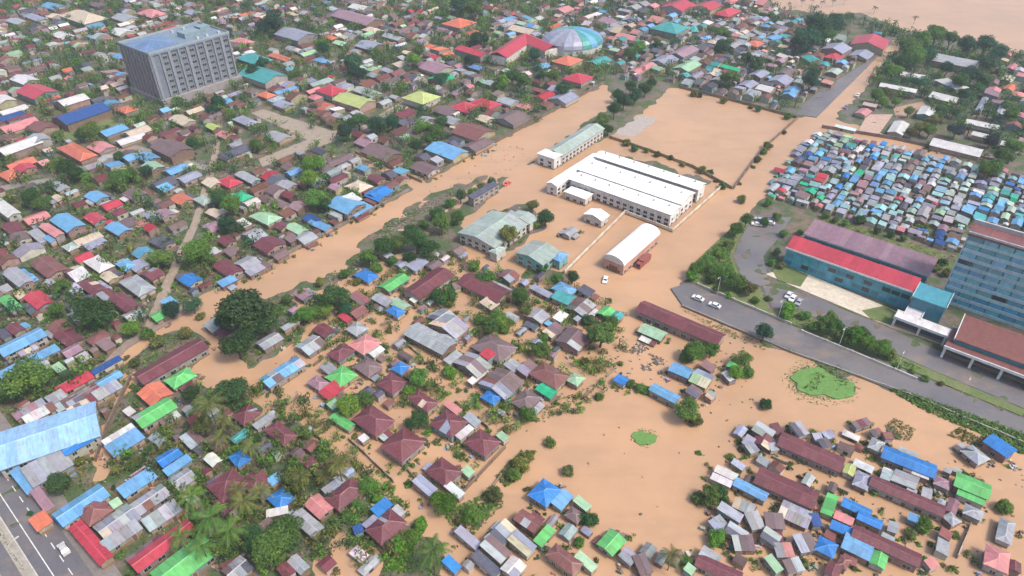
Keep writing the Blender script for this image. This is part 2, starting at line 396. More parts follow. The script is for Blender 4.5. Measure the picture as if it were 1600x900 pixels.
sheet('school_yard', [(1340,206),(1355,180),(1395,180),(1372,212)], .50, MT['pave'], 'pinkish dirt court inside the white-roofed compound', (.44,.31,.25))
sheet('school_yard', [(1395,170),(1440,160),(1455,172),(1400,186)], .50, MT['pave'], 'brown dirt court between white-roofed halls', (.36,.24,.18))

sheet('lawn', [(80,216),(165,184),(192,196),(112,224)], .5, MT['grass'], 'small lawn before the long blue hall')
for ln in LANES:
    g = [gnd(*p) for p in ln]
    for a, b in zip(g, g[1:]):
        d = (b-a).normalized(); n = Vector((-d.y, d.x, 0))*2.2
        occ_poly([(q.x, q.y) for q in (a+n, b+n, b-n, a-n)], 5)

def blob(px, py, rx, ry, name, label, z=.07):
    c = gnd(px, py); e = gnd(px+rx, py); f = gnd(px, py-ry); a = (e-c).length; b = (f-c).length; r = random.Random(int(px)); n = 40
    ph = [r.uniform(0, 6.28) for _ in range(4)]
    pts = []
    for i in range(n):
        t = 2*math.pi*i/n; k = 1+.13*math.sin(2*t+ph[0])+.1*math.sin(3*t+ph[1])+.08*math.sin(5*t+ph[2])+.06*math.sin(9*t+ph[3])
        pts.append((c.x+a*k*math.cos(t), c.y+b*k*math.sin(t), z))
    mb = MB(); mb.slab(pts, .9); tag(mb.build(name, MT['mat']), label, kind='structure')
    return pts
ISLET = blob(1284, 600, 44, 21, 'grass_islet', 'flat bright green grass islet below the hospital road', .34)
blob(1006, 685, 17, 11, 'grass_islet', 'small green grass islet in the open pond', .26)

# ------------------------------------------------------------------ houses: roof corners read off enlarged tiles (origin x, origin y, scale)
TILES = {
(0,700,4.5): """140 150 450 40 540 140 sS4;90 190 160 150 250 290 sb;230 320 300 290 375 420 sV;380 470 700 260 770 345 gb4;370 500 440 440 520 500 gB;520 450 680 340 800 430 hm4
770 380 830 360 860 400 sg;820 290 1060 160 1115 215 sb;860 430 1130 270 1190 340 pS;660 560 880 410 990 490 pS;1000 500 1230 390 1280 455 pS;720 660 960 530 1000 590 pS
585 505 785 765 690 830 gR4;890 800 1300 520 1390 575 gR4;1060 880 1420 620 1540 740 gG4;1090 80 1240 0 1290 60 gB;1150 160 1320 50 1350 90 sb;1200 220 1330 130 1370 220 gS;220 520 330 450 370 530 sO;930 190 1040 150 1060 185 sm""",
(320,700,4.5): """170 50 290 20 330 110 hB;20 260 220 150 310 270 hM4;270 190 410 170 470 290 hM4;60 350 190 310 230 430 hM;430 220 540 180 570 225 sb;440 350 560 280 635 365 hB;430 440 580 415 590 460 sW
690 90 790 40 850 130 hM;850 340 1050 210 1125 305 hM4;810 280 980 220 1000 245 sS;720 390 820 310 890 435 gP;590 490 690 435 850 560 gS4;300 590 460 500 500 540 sK;1160 430 1280 360 1330 410 sB;1310 430 1370 400 1410 460 sS
1110 560 1330 450 1440 545 hM4;1040 560 1100 540 1120 590 sD;110 860 250 780 350 850 pS;580 790 660 750 740 850 gS;510 850 580 800 640 880 gM""",
(640,700,4.5): """110 150 240 60 370 170 hM4;30 240 90 190 185 295 sL;240 270 290 240 390 315 sW;370 150 420 110 450 170 sg;820 320 950 220 1080 290 hB4;990 380 1090 290 1160 335 sb;1160 360 1195 340 1270 420 sg;1090 460 1150 400 1230 465 hK
730 500 800 430 935 520 gm4;865 650 970 540 1030 575 sG;320 590 370 550 500 665 gW;510 610 700 530 780 600 pS4;490 690 590 640 720 740 pK4;700 640 770 580 880 690 pL4;440 770 500 740 640 860 pS;640 840 730 750 820 830 gW4
240 790 290 740 350 840 sB;960 730 1060 670 1220 830 hm4;1310 650 1440 570 1530 670 gG;1170 750 1210 735 1310 850 sg""",
(960,700,4.5): """730 115 875 185 845 228 gW;690 180 830 240 820 262 sW;880 190 1080 340 1040 390 gb;1030 130 1430 310 1400 430 gM4;1200 370 1390 450 1350 550 pS;730 430 770 385 900 480 pS;860 370 1000 400 960 450 pS
670 520 740 470 800 540 pL;780 580 830 520 940 600 pS;930 470 1010 440 1050 540 pS;1060 470 1180 470 1190 560 pK;1020 610 1090 560 1180 640 pS;1150 690 1250 650 1240 735 pP;860 640 980 600 960 690 pK;1290 640 1380 580 1400 690 pK
580 740 650 690 745 755 sS;590 780 920 840 880 920 gM;40 740 110 690 160 780 pS;150 780 220 730 250 850 pK;1380 470 1430 460 1450 540 sD;1060 780 1100 750 1180 850 sg;1190 800 1290 770 1330 850 pS;480 850 530 810 580 850 sg""",
(1280,700,4.5): """160 160 200 100 270 130 gY;220 240 290 160 390 200 hL;390 180 890 410 860 480 gM4;510 200 570 140 700 240 pS;480 0 850 110 790 180 gB4;600 120 780 160 770 205 sW;1010 20 1080 -30 1190 70 hS;980 170 1220 270 1180 360 gG4;985 285 1170 375 1150 405 sG
790 230 850 190 950 240 hV;880 480 930 440 990 510 hS;1000 440 1050 390 1170 460 hS;70 310 5 440 80 475 sG;190 340 380 440 340 490 gB;290 440 460 510 430 560 gB4;120 440 250 500 230 545 gP;90 520 240 560 220 610 gB;260 545 720 745 690 830 gM4
200 580 390 690 350 795 gb4;400 690 510 730 450 840 gG;-40 700 20 620 140 690 hB;740 790 800 760 850 820 gP;1230 610 1300 480 1400 540 hS;1150 810 1190 680 1350 740 hP4;1330 790 1420 800 1420 870 gM;20 860 90 800 180 850 gM;110 800 180 750 240 800 hm
620 490 660 450 710 480 sb;480 580 500 510 560 530 sS;740 280 790 290 780 350 sS;430 200 480 150 520 170 pS;640 280 690 300 660 330 sS""",
(0,500,4.5): """-20 200 270 50 320 110 gb5;-20 375 390 190 430 220 sb4;370 120 470 60 590 130 gM;320 60 450 0 540 50 gm;40 70 110 20 180 60 gM;420 230 530 170 590 210 gV;690 180 740 130 800 170 pS;370 340 420 300 460 340 sg;650 370 830 250 850 275 sD;680 440 830 340 850 390 gb
400 480 640 370 660 420 sR;330 560 430 500 470 540 pS;460 560 660 450 700 500 pK;380 610 480 560 510 600 pK;640 540 820 420 830 480 pS;480 620 700 530 720 570 pC;170 690 370 600 400 640 pW;100 660 300 570 320 610 pV;420 890 640 800 670 850 gB5
950 370 1400 130 1455 205 gM4;970 520 1130 440 1220 530 gO;1150 420 1320 340 1390 395 hG;905 680 1180 570 1275 630 gG4;870 650 910 610 950 640 sW;720 850 930 730 950 765 sW4;755 900 960 760 1005 830 sb4;1280 840 1370 780 1430 850 pK;0 100 30 70 60 110 pS;540 270 600 230 640 260 pS""",
(320,500,4.5): """0 40 100 -30 150 20 sS;80 80 170 30 205 85 gM;370 160 500 80 540 140 gS;540 60 650 0 665 20 sS;650 180 760 100 840 160 pS;770 60 850 10 910 80 gM;990 60 1080 10 1150 60 hS;400 400 640 260 690 320 pb4;1020 170 1140 90 1230 160 hP4
860 230 990 160 1060 220 hM;1140 230 1210 170 1260 205 gW;800 330 870 300 940 340 pS;870 390 980 300 1050 390 hG;1050 310 1160 250 1245 335 hK;720 440 780 380 870 430 hV;780 520 900 440 1000 460 sR;1310 350 1360 290 1440 320 hB;1200 450 1310 370 1430 430 hM4
860 590 920 550 950 590 sg;880 690 920 640 1050 720 gG;1060 690 1180 580 1310 710 hM4;1255 890 1404 742 1530 855 hM4;190 680 310 590 400 650 hM;330 740 480 640 520 660 sS;170 840 280 770 330 800 gT;430 780 520 710 640 820 hM;0 860 80 810 140 860 pK;1080 820 1120 800 1150 830 sW""",
(640,500,4.5): """50 20 325 150 240 240 gS4;160 20 250 -50 400 50 pS4;200 95 330 125 340 150 sS;430 180 570 90 760 190 hK4;500 240 550 190 600 230 sR5;330 280 440 220 560 330 pK4;240 280 330 210 370 240 sS;400 420 530 340 560 360 sW;490 430 640 340 800 440 pK4;510 540 560 480 640 540 hB
660 310 730 270 790 320 sS;760 340 850 280 900 330 pL;850 360 960 280 1120 400 hm4;1110 420 1150 360 1220 410 hg;890 470 960 430 1040 510 gt;720 580 810 480 920 540 hK;940 80 1030 20 1080 60 pK;1020 160 1100 80 1270 110 pK4;150 740 250 630 400 710 hM4
380 680 440 650 500 720 sS;320 810 430 740 455 765 sW;240 600 290 570 370 630 sP;392 855 504 756 630 855 hM4;-20 540 80 500 210 590 hM4;610 800 660 780 700 830 sg;1080 130 1160 100 1200 130 pS""",
(960,500,4.5): """205 20 370 80 335 140 gg;410 300 560 340 530 400 gb4;580 350 700 390 650 470 pg;600 320 650 290 720 330 pK;780 320 830 280 890 310 gG;760 370 810 350 860 410 gW;290 430 455 540 420 590 gb4;0 420 30 370 100 410 gB;500 500 560 460 620 510 pV;640 520 690 490 720 530 pK
960 760 1040 720 1140 800 pS;970 840 1030 780 1130 840 pM;1100 740 1150 720 1185 780 pS;1230 740 1300 720 1370 790 pS;900 850 950 800 990 850 pL;930 890 980 860 1010 910 pS;1193 778 1616 972 1584 1071 gM4;1090 870 1140 850 1150 900 sS;1400 800 1450 790 1470 840 pk""",
(1280,500,4.5): """1152 855 1229 805 1395 914 gB4;330 870 400 820 475 870 hS;20 790 80 770 120 810 pL;-10 850 50 830 90 880 pS;370 780 420 750 440 790 pk;460 800 500 790 510 830 pm;240 720 330 680 360 720 pM""",
(0,300,4.5): """-60 80 20 40 125 150 gW5;170 190 320 130 345 185 gP;350 200 480 150 600 230 gb5;260 250 330 225 465 285 gP5;360 300 430 270 455 295 sR;210 310 270 280 350 330 pS;0 250 110 210 200 260 gM;50 340 160 280 220 320 gK;700 90 820 50 865 90 gR;590 180 680 140 745 190 gR
740 260 830 210 930 260 gb;840 220 940 180 990 230 gK;940 230 1010 190 1050 220 gP;1010 170 1080 130 1130 170 gL;1100 170 1160 110 1220 150 gV;1190 50 1290 10 1365 50 gO;520 350 700 290 730 320 sC;590 385 720 325 755 350 sL;450 390 510 350 545 390 he
590 500 690 450 805 520 hW;440 570 540 530 645 590 pW;820 510 900 470 960 520 hb;890 520 990 470 1060 510 gL;860 640 970 580 1080 680 hS4;550 670 640 620 760 680 gM;770 760 870 710 985 800 gM4;850 870 960 830 1030 870 pS;700 740 770 690 830 740 pS;700 600 770 560 835 600 gC
210 510 350 450 480 540 gm4;0 580 110 540 255 620 gS5;170 750 280 690 375 770 gR4;0 760 80 730 155 820 gG4;100 720 160 690 185 730 sC;1040 360 1130 310 1250 350 gk;1260 630 1340 570 1425 610 gB;1230 600 1290 570 1330 600 gk;1130 780 1200 740 1255 775 sb;1060 870 1150 810 1185 860 gG
1370 50 1440 20 1490 70 he;1000 600 1060 540 1150 570 pM;160 620 230 590 280 620 sb;300 640 360 610 400 640 gS;0 690 60 660 90 690 pK;480 690 540 650 570 690 pS;640 700 700 660 740 690 sM""",
(320,300,4.5): """180 30 250 -10 335 30 ht;330 180 410 120 530 180 hg;480 80 530 50 595 90 gV;540 20 590 -10 645 30 gM;380 50 450 20 490 60 gK;10 150 60 110 135 145 gC;240 220 280 190 315 230 sW;870 100 990 20 1125 80 gb5;970 50 1050 20 1105 60 sW5;990 150 1110 80 1185 100 sb
1110 30 1200 -10 1315 20 gB;720 220 770 190 900 240 gb;690 190 740 150 815 190 gD;580 250 640 210 715 270 gg;640 320 720 270 775 320 pS;350 380 480 310 565 370 gM;80 340 170 310 235 350 gM;250 300 360 270 455 310 pS;480 240 540 210 595 240 gM;60 520 160 470 265 550 gM
80 630 200 590 235 620 sb;200 500 300 450 405 500 pS;300 560 430 490 450 520 pS;620 710 700 670 765 720 gV;1060 580 1130 530 1215 585 hB;1220 660 1370 570 1445 605 gG;1160 740 1240 710 1345 765 gS;1020 740 1080 700 1155 755 pm;1000 830 1080 780 1140 830 pm
940 880 980 850 1035 890 sR;1290 770 1350 730 1445 790 gg;1275 830 1330 790 1405 840 hB;1190 410 1240 390 1325 450 sS;1340 490 1430 440 1475 500 pL;560 330 620 300 660 330 pK;130 420 200 390 250 420 pK;450 440 540 400 600 430 pK;0 250 60 200 110 240 pV""",
(640,300,4.5): """-20 530 60 460 130 485 sL;100 510 180 470 240 500 gK;-14 702 180 518 284 580 gM4;0 745 220 615 245 640 sW;440 570 725 695 610 765 gM4;600 620 720 690 700 715 sS;850 660 900 640 1010 720 gL;1000 660 1080 620 1180 690 hb;990 740 1060 690 1180 735 gT4
1090 820 1180 750 1310 790 pK;820 870 880 820 980 865 pS;130 870 240 820 335 880 pS;490 780 560 740 635 785 sC;1190 690 1230 650 1295 690 pk;1320 840 1380 790 1445 835 gG;1400 870 1460 820 1505 865 gT;1070 280 1140 240 1185 270 gS;280 400 330 360 390 400 pK;620 580 700 540 770 590 pK;300 650 340 640 360 670 pK""",
(0,120,4.5): """130 120 260 50 395 95 gR5;-60 170 40 120 90 160 gW5;240 160 360 110 415 140 sO;400 180 560 120 615 155 gW5;400 310 640 180 745 220 gD5;0 250 160 190 185 220 gW4;0 295 160 245 175 270 sD;0 370 200 280 265 320 gP;190 370 330 310 405 350 gm;-40 530 190 425 300 450 gW5;190 440 310 400 355 440 gS5
40 620 220 560 255 600 gO;90 650 210 610 265 640 gR;0 690 90 640 145 690 hO;400 510 520 470 690 550 hO4;620 500 720 450 805 490 gP;700 400 820 330 885 360 gb;870 400 1000 340 1065 370 gC;800 450 1000 400 1045 430 gW;1090 500 1220 430 1325 510 gK5;970 560 1060 520 1115 570 gb;990 630 1100 600 1165 640 gg
1150 670 1260 610 1325 635 gb;1230 730 1340 670 1425 690 gL4;1080 760 1180 690 1235 740 gk;1090 790 1170 760 1240 780 sb;1180 300 1280 270 1385 310 gC;830 240 900 200 960 230 hO;340 770 420 740 500 780 gS;600 850 680 800 760 840 gb;860 830 960 780 1040 820 gK;360 850 420 830 470 860 gC""",
(320,120,4.5): """800 100 880 50 975 95 hR5;920 170 1000 110 1180 165 gY5;1040 95 1120 70 1255 120 ge;100 740 170 690 245 740 hR;230 690 290 660 375 730 gS;0 740 80 700 105 750 gC;210 300 280 270 365 325 hL;0 350 60 330 115 360 gY;100 560 250 480 315 510 gk;430 420 520 380 605 430 gS;840 600 1010 550 1055 580 gK
1050 460 1120 430 1195 465 gV;1120 520 1230 460 1365 540 gK;1000 770 1080 720 1165 770 hC;1120 830 1220 770 1325 800 gB;1150 710 1210 680 1265 720 gM;740 520 800 500 885 530 gk;1060 640 1110 620 1170 650 gb;480 200 560 170 640 200 gL;380 130 430 100 490 130 hO;80 410 160 380 220 410 gP;680 730 760 690 840 730 ge;520 760 580 720 640 760 gS""",
(640,120,4.5): """0 150 60 80 165 140 hY5;310 220 370 160 465 205 hR;450 180 520 140 625 200 hR;130 510 230 450 395 530 gb4;340 390 440 310 560 390 gm4;600 300 720 240 845 285 gK;390 490 490 420 565 465 gK;0 640 100 600 220 650 gK;750 200 820 180 865 215 hP;1000 150 1080 100 1175 140 gL4;1100 20 1160 0 1225 40 hR
250 310 300 270 350 310 gS;620 170 680 140 760 180 gS;0 400 60 350 110 400 gK;480 290 540 260 580 300 gC;200 240 250 190 310 240 gK""",
(1280,120,4.5): """425 52 685 76 690 104 gW5;780 130 840 100 985 165 gW4;820 30 900 15 1040 80 hW4;680 270 720 215 830 225 gW4;475 390 530 315 640 322 gW4;120 330 270 350 262 368 gW;815 430 1155 505 1125 555 gW4;1020 300 1240 340 1270 380 gW4;1060 410 1100 390 1260 430 gW4;1280 450 1400 480 1400 512 gW4;1090 240 1150 150 1195 152 gL;310 190 410 200 400 215 sC;250 250 310 220 370 250 gP
1230 250 1290 200 1330 230 gS;640 0 700 0 690 20 gW""",
(0,0,5): """480 130 640 80 830 140 hC5;190 130 270 110 380 150 gL;60 170 130 140 215 170 gS;1280 240 1350 200 1475 235 hR5;1100 110 1200 70 1285 110 hP;860 260 960 220 1045 245 gW;90 630 180 580 295 615 gW5;0 190 40 170 80 210 gP;900 140 990 100 1060 140 gS;1440 100 1520 80 1590 105 gL;330 50 420 20 520 50 gb;700 40 780 20 860 50 gK;360 270 480 250 620 280 gW""",
(320,0,5): """290 450 390 400 485 470 hT5;300 580 440 510 605 590 gT5;500 440 560 420 695 465 gO;850 470 900 450 975 480 hb;1060 120 1150 70 1325 165 gV5;1230 230 1310 210 1395 240 hC;590 270 700 210 835 270 gL5;1200 360 1290 310 1385 350 gL4;1000 340 1060 320 1135 345 gg;240 320 290 290 360 330 hP;1100 60 1200 40 1330 60 gW;930 290 980 270 1030 300 hO;60 180 120 130 200 170 gV;1390 280 1450 260 1560 300 gS;640 100 680 90 720 120 hC""",
(640,0,5): """280 190 380 140 495 180 hO5;450 260 540 230 605 270 gO;400 380 450 350 575 430 gR5;1160 480 1210 420 1305 470 hO5;1230 620 1290 560 1405 610 hR4;780 230 850 200 995 245 gC;1380 480 1500 440 1575 480 gT;80 520 240 480 345 540 gV4;150 620 240 570 335 610 gt;980 520 1030 490 1090 520 gb;1080 700 1160 670 1300 720 gL;470 520 520 500 580 540 gb;740 580 800 560 910 590 gY;110 370 150 340 190 360 hO;1130 80 1200 50 1270 80 gP;1500 160 1560 130 1620 170 gV""",
(960,0,5): """390 60 460 5 605 45 gR5;630 50 720 10 825 50 gR5;800 110 880 60 965 95 hR4;310 220 400 170 560 225 hT5;570 230 610 190 675 230 hT;440 420 560 360 645 400 gV4;310 470 400 420 475 470 gL;140 550 270 480 305 520 gP;480 530 570 470 660 510 gg;820 520 880 508 1000 550 gt;0 280 80 260 200 295 gP;1180 300 1240 270 1300 300 gb;1040 340 1090 310 1150 350 hO;1470 450 1560 440 1620 480 gT;60 160 130 130 200 160 gL;290 530 340 510 390 540 gg;1060 580 1130 540 1200 580 gL;1200 630 1280 590 1400 630 gL;980 660 1040 620 1110 660 gL;1080 690 1180 670 1290 700 gW;1280 570 1340 530 1420 570 gK""",
(1280,0,5): """270 290 540 300 530 372 gR5;230 430 300 390 430 425 gL;40 370 120 330 235 390 gL5;50 440 110 410 175 450 hR;640 570 830 575 820 612 gW4;880 470 930 420 1250 485 gS5;20 640 60 620 125 650 gP;0 490 40 470 80 520 gT;60 560 110 530 180 560 ge;1410 620 1460 590 1530 620 gC;1450 530 1510 500 1560 520 gP;1430 690 1490 660 1550 690 gO""",
}
HOUSES = []   # dict(c, ang, L, W, rt, col, h)
def add_house(A, B, C, rt, col, h, pri=0):
    a, b, c = gnd(*A, h), gnd(*B, h), gnd(*C, h)
    L = (b-a).length; ctr = (a+c)/2; d = (b-a).normalized(); n = Vector((-d.y, d.x, 0))
    W = abs((c-b).dot(n)); sh = (c-b).dot(d)
    L = max(2.2, L); W = max(2.0, W)
    # C-B may lean along AB when corners are read unevenly: keep the area, take the mean direction of both edge pairs
    ang = math.atan2(d.y, d.x); e = (c-b).normalized(); ang2 = math.atan2(e.y, e.x)
    best = None
    px, py = prj(ctr.x, ctr.y, h)
    g0 = GRID if not (px > 1090 and py > 640) else math.radians(57)
    for k in range(-4, 5):
        g = g0+k*math.pi/2
        if best is None or abs(g-ang) < abs(best-ang): best = g
    k2 = round((ang2-ang)/(math.pi/2)); alt = ang2-k2*math.pi/2
    wl = L/(L+(c-b).length); m = ang*wl+alt*(1-wl)
    ang = best+(m-best)*.25 if abs(m-best) < math.radians(26) else m
    # project the diagonal on the chosen axes for the size
    dd = Vector((math.cos(ang), math.sin(ang), 0)); nn = Vector((-dd.y, dd.x, 0)); v = c-a; v1 = b-a; v2 = c-b
    L = max(2.4, abs(v1.dot(dd))*1.04); W = max(2.2, abs(v2.dot(nn))*1.07)
    if L > 2.5 and rt == 'g' and W > L*1.02: L, W, ang = W, L, ang+math.pi/2
    HOUSES.append(dict(c=(ctr.x, ctr.y), ang=ang, L=L, W=W, rt=rt, col=col, h=h, px=px, py=py, area=L*W*pxm(ctr.y)**2))
for (x0, y0, sc), txt in TILES.items():
    for it in txt.replace('\n', ';').split(';'):
        q = it.split()
        if len(q) < 7: continue
        v = [float(t) for t in q[:6]]; code = q[6]
        P = [(x0+v[i]/sc, y0+v[i+1]/sc) for i in (0, 2, 4)]
        h = {'3': 2.4, '4': 3.0, '5': 4.4}.get(code[2:] or '3', 2.4)
        add_house(*P, code[0], code[1], h)
NHAND = len(HOUSES)

# ------------------------------------------------------------------ building kit
def window_mesh(w_, h_):
    mb = MB(); t = .07
    mb.box(-w_/2, w_/2, -.03, .03, 0, h_, mi=0)
    for x0, x1, z0, z1 in ((-w_/2-t, -w_/2, -t, h_+t), (w_/2, w_/2+t, -t, h_+t), (-w_/2, w_/2, -t, 0), (-w_/2, w_/2, h_, h_+t), (-.03, .03, 0, h_)):
        mb.box(x0, x1, -.06, .06, z0, z1, mi=1)
    return mb.mesh('window', [MT['glass'], MT['frame']])
WIN = {0: window_mesh(1.1, 1.1), 1: window_mesh(1.7, 1.2), 2: window_mesh(2.6, 1.5)}
_d = MB(); _d.box(-.5, .5, -.04, .04, 0, 2.1); _d.box(-.58, .58, -.025, .025, 0, 2.18, mi=1); DOOR = _d.mesh('door', [MT['wood'], MT['frame']])
WALLC = [(.4,.37,.32), (.32,.3,.28), (.34,.25,.2), (.24,.23,.23), (.42,.4,.36), (.2,.28,.28), (.34,.31,.21), (.2,.14,.11), (.3,.2,.18)]
def frame_mat(o, ex, es):
    n = ex.cross(es)
    m = Matrix((ex, es, n)).transposed().to_4x4(); m.translation = o; return m
def slope(roof, under, o, ex, es, Lb, S, a, b, col, sheets, mat, sw=2.1, jitter=.09, odd=0.0, th=.07):
    """one roof plane: eave from o along ex, rising along es by S; top edge runs a..b. Sheets become parts of the roof."""
    o = Vector(o); ex = Vector(ex); es = Vector(es); n = ex.cross(es)
    top = [o, o+ex*Lb]+([o+ex*b+es*S] if abs(b-a) < .02 else [o+ex*b+es*S, o+ex*a+es*S])
    k = len(top); under.add([p for p in top]+[p-n*th for p in top], [tuple(range(k)), tuple(range(2*k-1, k-1, -1))]+[(i, i+k, (i+1) % k+k, (i+1) % k) for i in range(k)])
    if not sheets: return
    nb = max(1, round(Lb/sw)); xs_ = [Lb*i/nb for i in range(nb+1)]
    for br in (a, b):
        if .6 < br < Lb-.6 and min(abs(x-br) for x in xs_) > .05:
            j = min(range(1, len(xs_)-1), key=lambda q: abs(xs_[q]-br)) if len(xs_) > 2 else None
            if j is not None and xs_[j] not in (a, b): xs_[j] = br
    xs_ = sorted(set(xs_))
    f = lambda x: max(0., min(1., x/a if a > .01 else 1., (Lb-x)/(Lb-b) if Lb-b > .01 else 1.))
    cache = {}
    for i in range(len(xs_)-1):
        x0, x1 = xs_[i]+.025, xs_[i+1]-.025; s0, s1 = f(x0)*S, f(x1)*S
        if max(s0, s1) < .3: continue
        key = (round(x1-x0, 2), round(s0, 2), round(s1, 2))
        if key not in cache:
            mb = MB(); w_ = x1-x0
            tp = [(0, 0, .0), (w_, 0, .0)]+([(w_, s1, .0)] if s1 > .05 else [])+([(0, s0, .0)] if s0 > .05 else [])
            kk = len(tp); vs = [(p[0], p[1], .035) for p in tp]+[(p[0], p[1], 0.) for p in tp]
            mb.add(vs, [tuple(range(kk)), tuple(range(2*kk-1, kk-1, -1))]+[(q, q+kk, (q+1) % kk+kk, (q+1) % kk) for q in range(kk)])
            cache[key] = mb.mesh('roof_sheet', mat)
        sh = bpy.data.objects.new('roof_sheet', cache[key])
        c = col
        if odd and rnd.random() < odd: c = base(rnd.choice('SSSKKLkmCM'))
        sh.color = (*jit(c, jitter), 1)
        link(sh, roof); sh.matrix_local = frame_mat(o+ex*x0+n*(.012+rnd.uniform(0, .035)), ex, es)
def two(a, b): return f'two {a}' if a == b else f'{a} and {b}'
def ridge_cap(roof, p, q, col, w_=.28):
    p, q = Vector(p), Vector(q); d = (q-p)
    if d.length < .3: return
    mb = MB(); s = Vector((-d.y, d.x, 0)).normalized()*w_
    mb.add([p+s-Vector((0,0,.06)), p-s-Vector((0,0,.06)), p+Vector((0,0,.12)), q+s-Vector((0,0,.06)), q-s-Vector((0,0,.06)), q+Vector((0,0,.12))],
           [(0,2,1),(3,4,5),(0,3,5,2),(2,5,4,1),(0,1,4,3)])
    mb.build('ridge_cap', MT['roof'], roof, tuple(min(.8, v*1.25+.02) for v in col))
def make_roof(root, rt, L, W, h, col, sheets, mat, rise=None, sw=2.1, odd=0., z0=0., name='roof', flip=1, cy0=0., cx0=0.):
    """roof over a rectangle L (x) by W (y) with eaves at z0+h"""
    under = MB(); roof = bpy.data.objects.new(name, None)
    e = z0+h; col = tuple(col)
    sl_ = []; caps = []
    x0, x1, y0, y1 = cx0-L/2, cx0+L/2, cy0-W/2, cy0+W/2
    if rt == 'g':
        r = rise if rise is not None else W*.5*.30
        s = math.hypot(W/2, r); c_, s_ = (W/2)/s, r/s
        sl_ = [((x0, y0, e), (1,0,0), (0,c_,s_), L, s, 0, L), ((x1, y1, e), (-1,0,0), (0,-c_,s_), L, s, 0, L)]
        caps = [((x0, cy0, e+r), (x1, cy0, e+r))]
    elif rt == 'h':
        if W > L:
            r = rise if rise is not None else L*.5*.40
            rl = (W-L)/2; s = math.hypot(L/2, r); c_, s_ = (L/2)/s, r/s
            sl_ = [((x1, y0, e), (0,1,0), (-c_,0,s_), W, s, L/2, W-L/2), ((x0, y1, e), (0,-1,0), (c_,0,s_), W, s, L/2, W-L/2),
                   ((x0, y0, e), (1,0,0), (0,c_,s_), L, s, L/2, L/2), ((x1, y1, e), (-1,0,0), (0,-c_,s_), L, s, L/2, L/2)]
            ra, rb = (cx0, cy0-rl, e+r), (cx0, cy0+rl, e+r)
            caps = [(ra, rb), ((x0,y0,e), ra), ((x1,y0,e), ra), ((x0,y1,e), rb), ((x1,y1,e), rb)]
        else:
            r = rise if rise is not None else W*.5*.40
            rl = (L-W)/2; s = math.hypot(W/2, r); c_, s_ = (W/2)/s, r/s
            sl_ = [((x0, y0, e), (1,0,0), (0,c_,s_), L, s, W/2, L-W/2), ((x1, y1, e), (-1,0,0), (0,-c_,s_), L, s, W/2, L-W/2),
                   ((x1, y0, e), (0,1,0), (-c_,0,s_), W, s, W/2, W/2), ((x0, y1, e), (0,-1,0), (c_,0,s_), W, s, W/2, W/2)]
            ra, rb = (cx0-rl, cy0, e+r), (cx0+rl, cy0, e+r)
            caps = [(ra, rb), ((x0,y0,e), ra), ((x0,y1,e), ra), ((x1,y0,e), rb), ((x1,y1,e), rb)]
    else:                      # mono pitch, low side at -y (flip=1) or +y
        r = rise if rise is not None else W*.14
        s = math.hypot(W, r); c_, s_ = W/s, r/s
        if flip > 0: sl_ = [((x0, y0, e), (1,0,0), (0,c_,s_), L, s, 0, L)]
        else: sl_ = [((x1, y1, e), (-1,0,0), (0,-c_,s_), L, s, 0, L)]
    # roof object first so that sheets can be parented
    roof = bpy.data.objects.new(name, bpy.data.meshes.new(name)); link(roof, root)
    for q in sl_: slope(roof, under, *q, col=col, sheets=sheets, mat=mat, sw=sw, odd=odd, jitter=.24 if odd > .2 else .13)
    old = roof.data; roof.data = under.mesh(name, mat); bpy.data.meshes.remove(old)
    roof.color = (*[v*(.7 if sheets else 1) for v in col], 1)
    if rt in 'gh' and (sheets or rt == 'h'):
        for p, q in caps: ridge_cap(roof, p, q, col)
    return roof, r
def make_wall(root, rt, L, W, h, r, ov, col, flip=1, name='wall', mat=None):
    mb = MB(); a, b = L/2-ov, W/2-ov
    k = r/(W/2) if rt == 'g' else (r/W if rt == 's' else 0.)
    lo = h+ov*k-.1
    if rt == 'g':
        hi = h+r-.12
        mb.add([(-a,-b,0),(a,-b,0),(a,b,0),(-a,b,0),(-a,-b,lo),(a,-b,lo),(a,b,lo),(-a,b,lo),(-a,0,hi),(a,0,hi)],
               [(0,3,2,1),(0,1,5,4),(2,3,7,6),(1,2,6,9,5),(3,0,4,8,7),(4,5,9,8),(8,9,6,7)])
    elif rt == 's':
        hi = h+r-ov*k-.1; l0, l1 = (lo, hi) if flip > 0 else (hi, lo)
        mb.add([(-a,-b,0),(a,-b,0),(a,b,0),(-a,b,0),(-a,-b,l0),(a,-b,l0),(a,b,l1),(-a,b,l1)],
               [(0,3,2,1),(0,1,5,4),(2,3,7,6),(1,2,6,5),(3,0,4,7),(4,5,6,7)])
    else: mb.box(-a, a, -b, b, 0, h-.02)
    return mb.build(name, mat or MT['wall'], root, col)
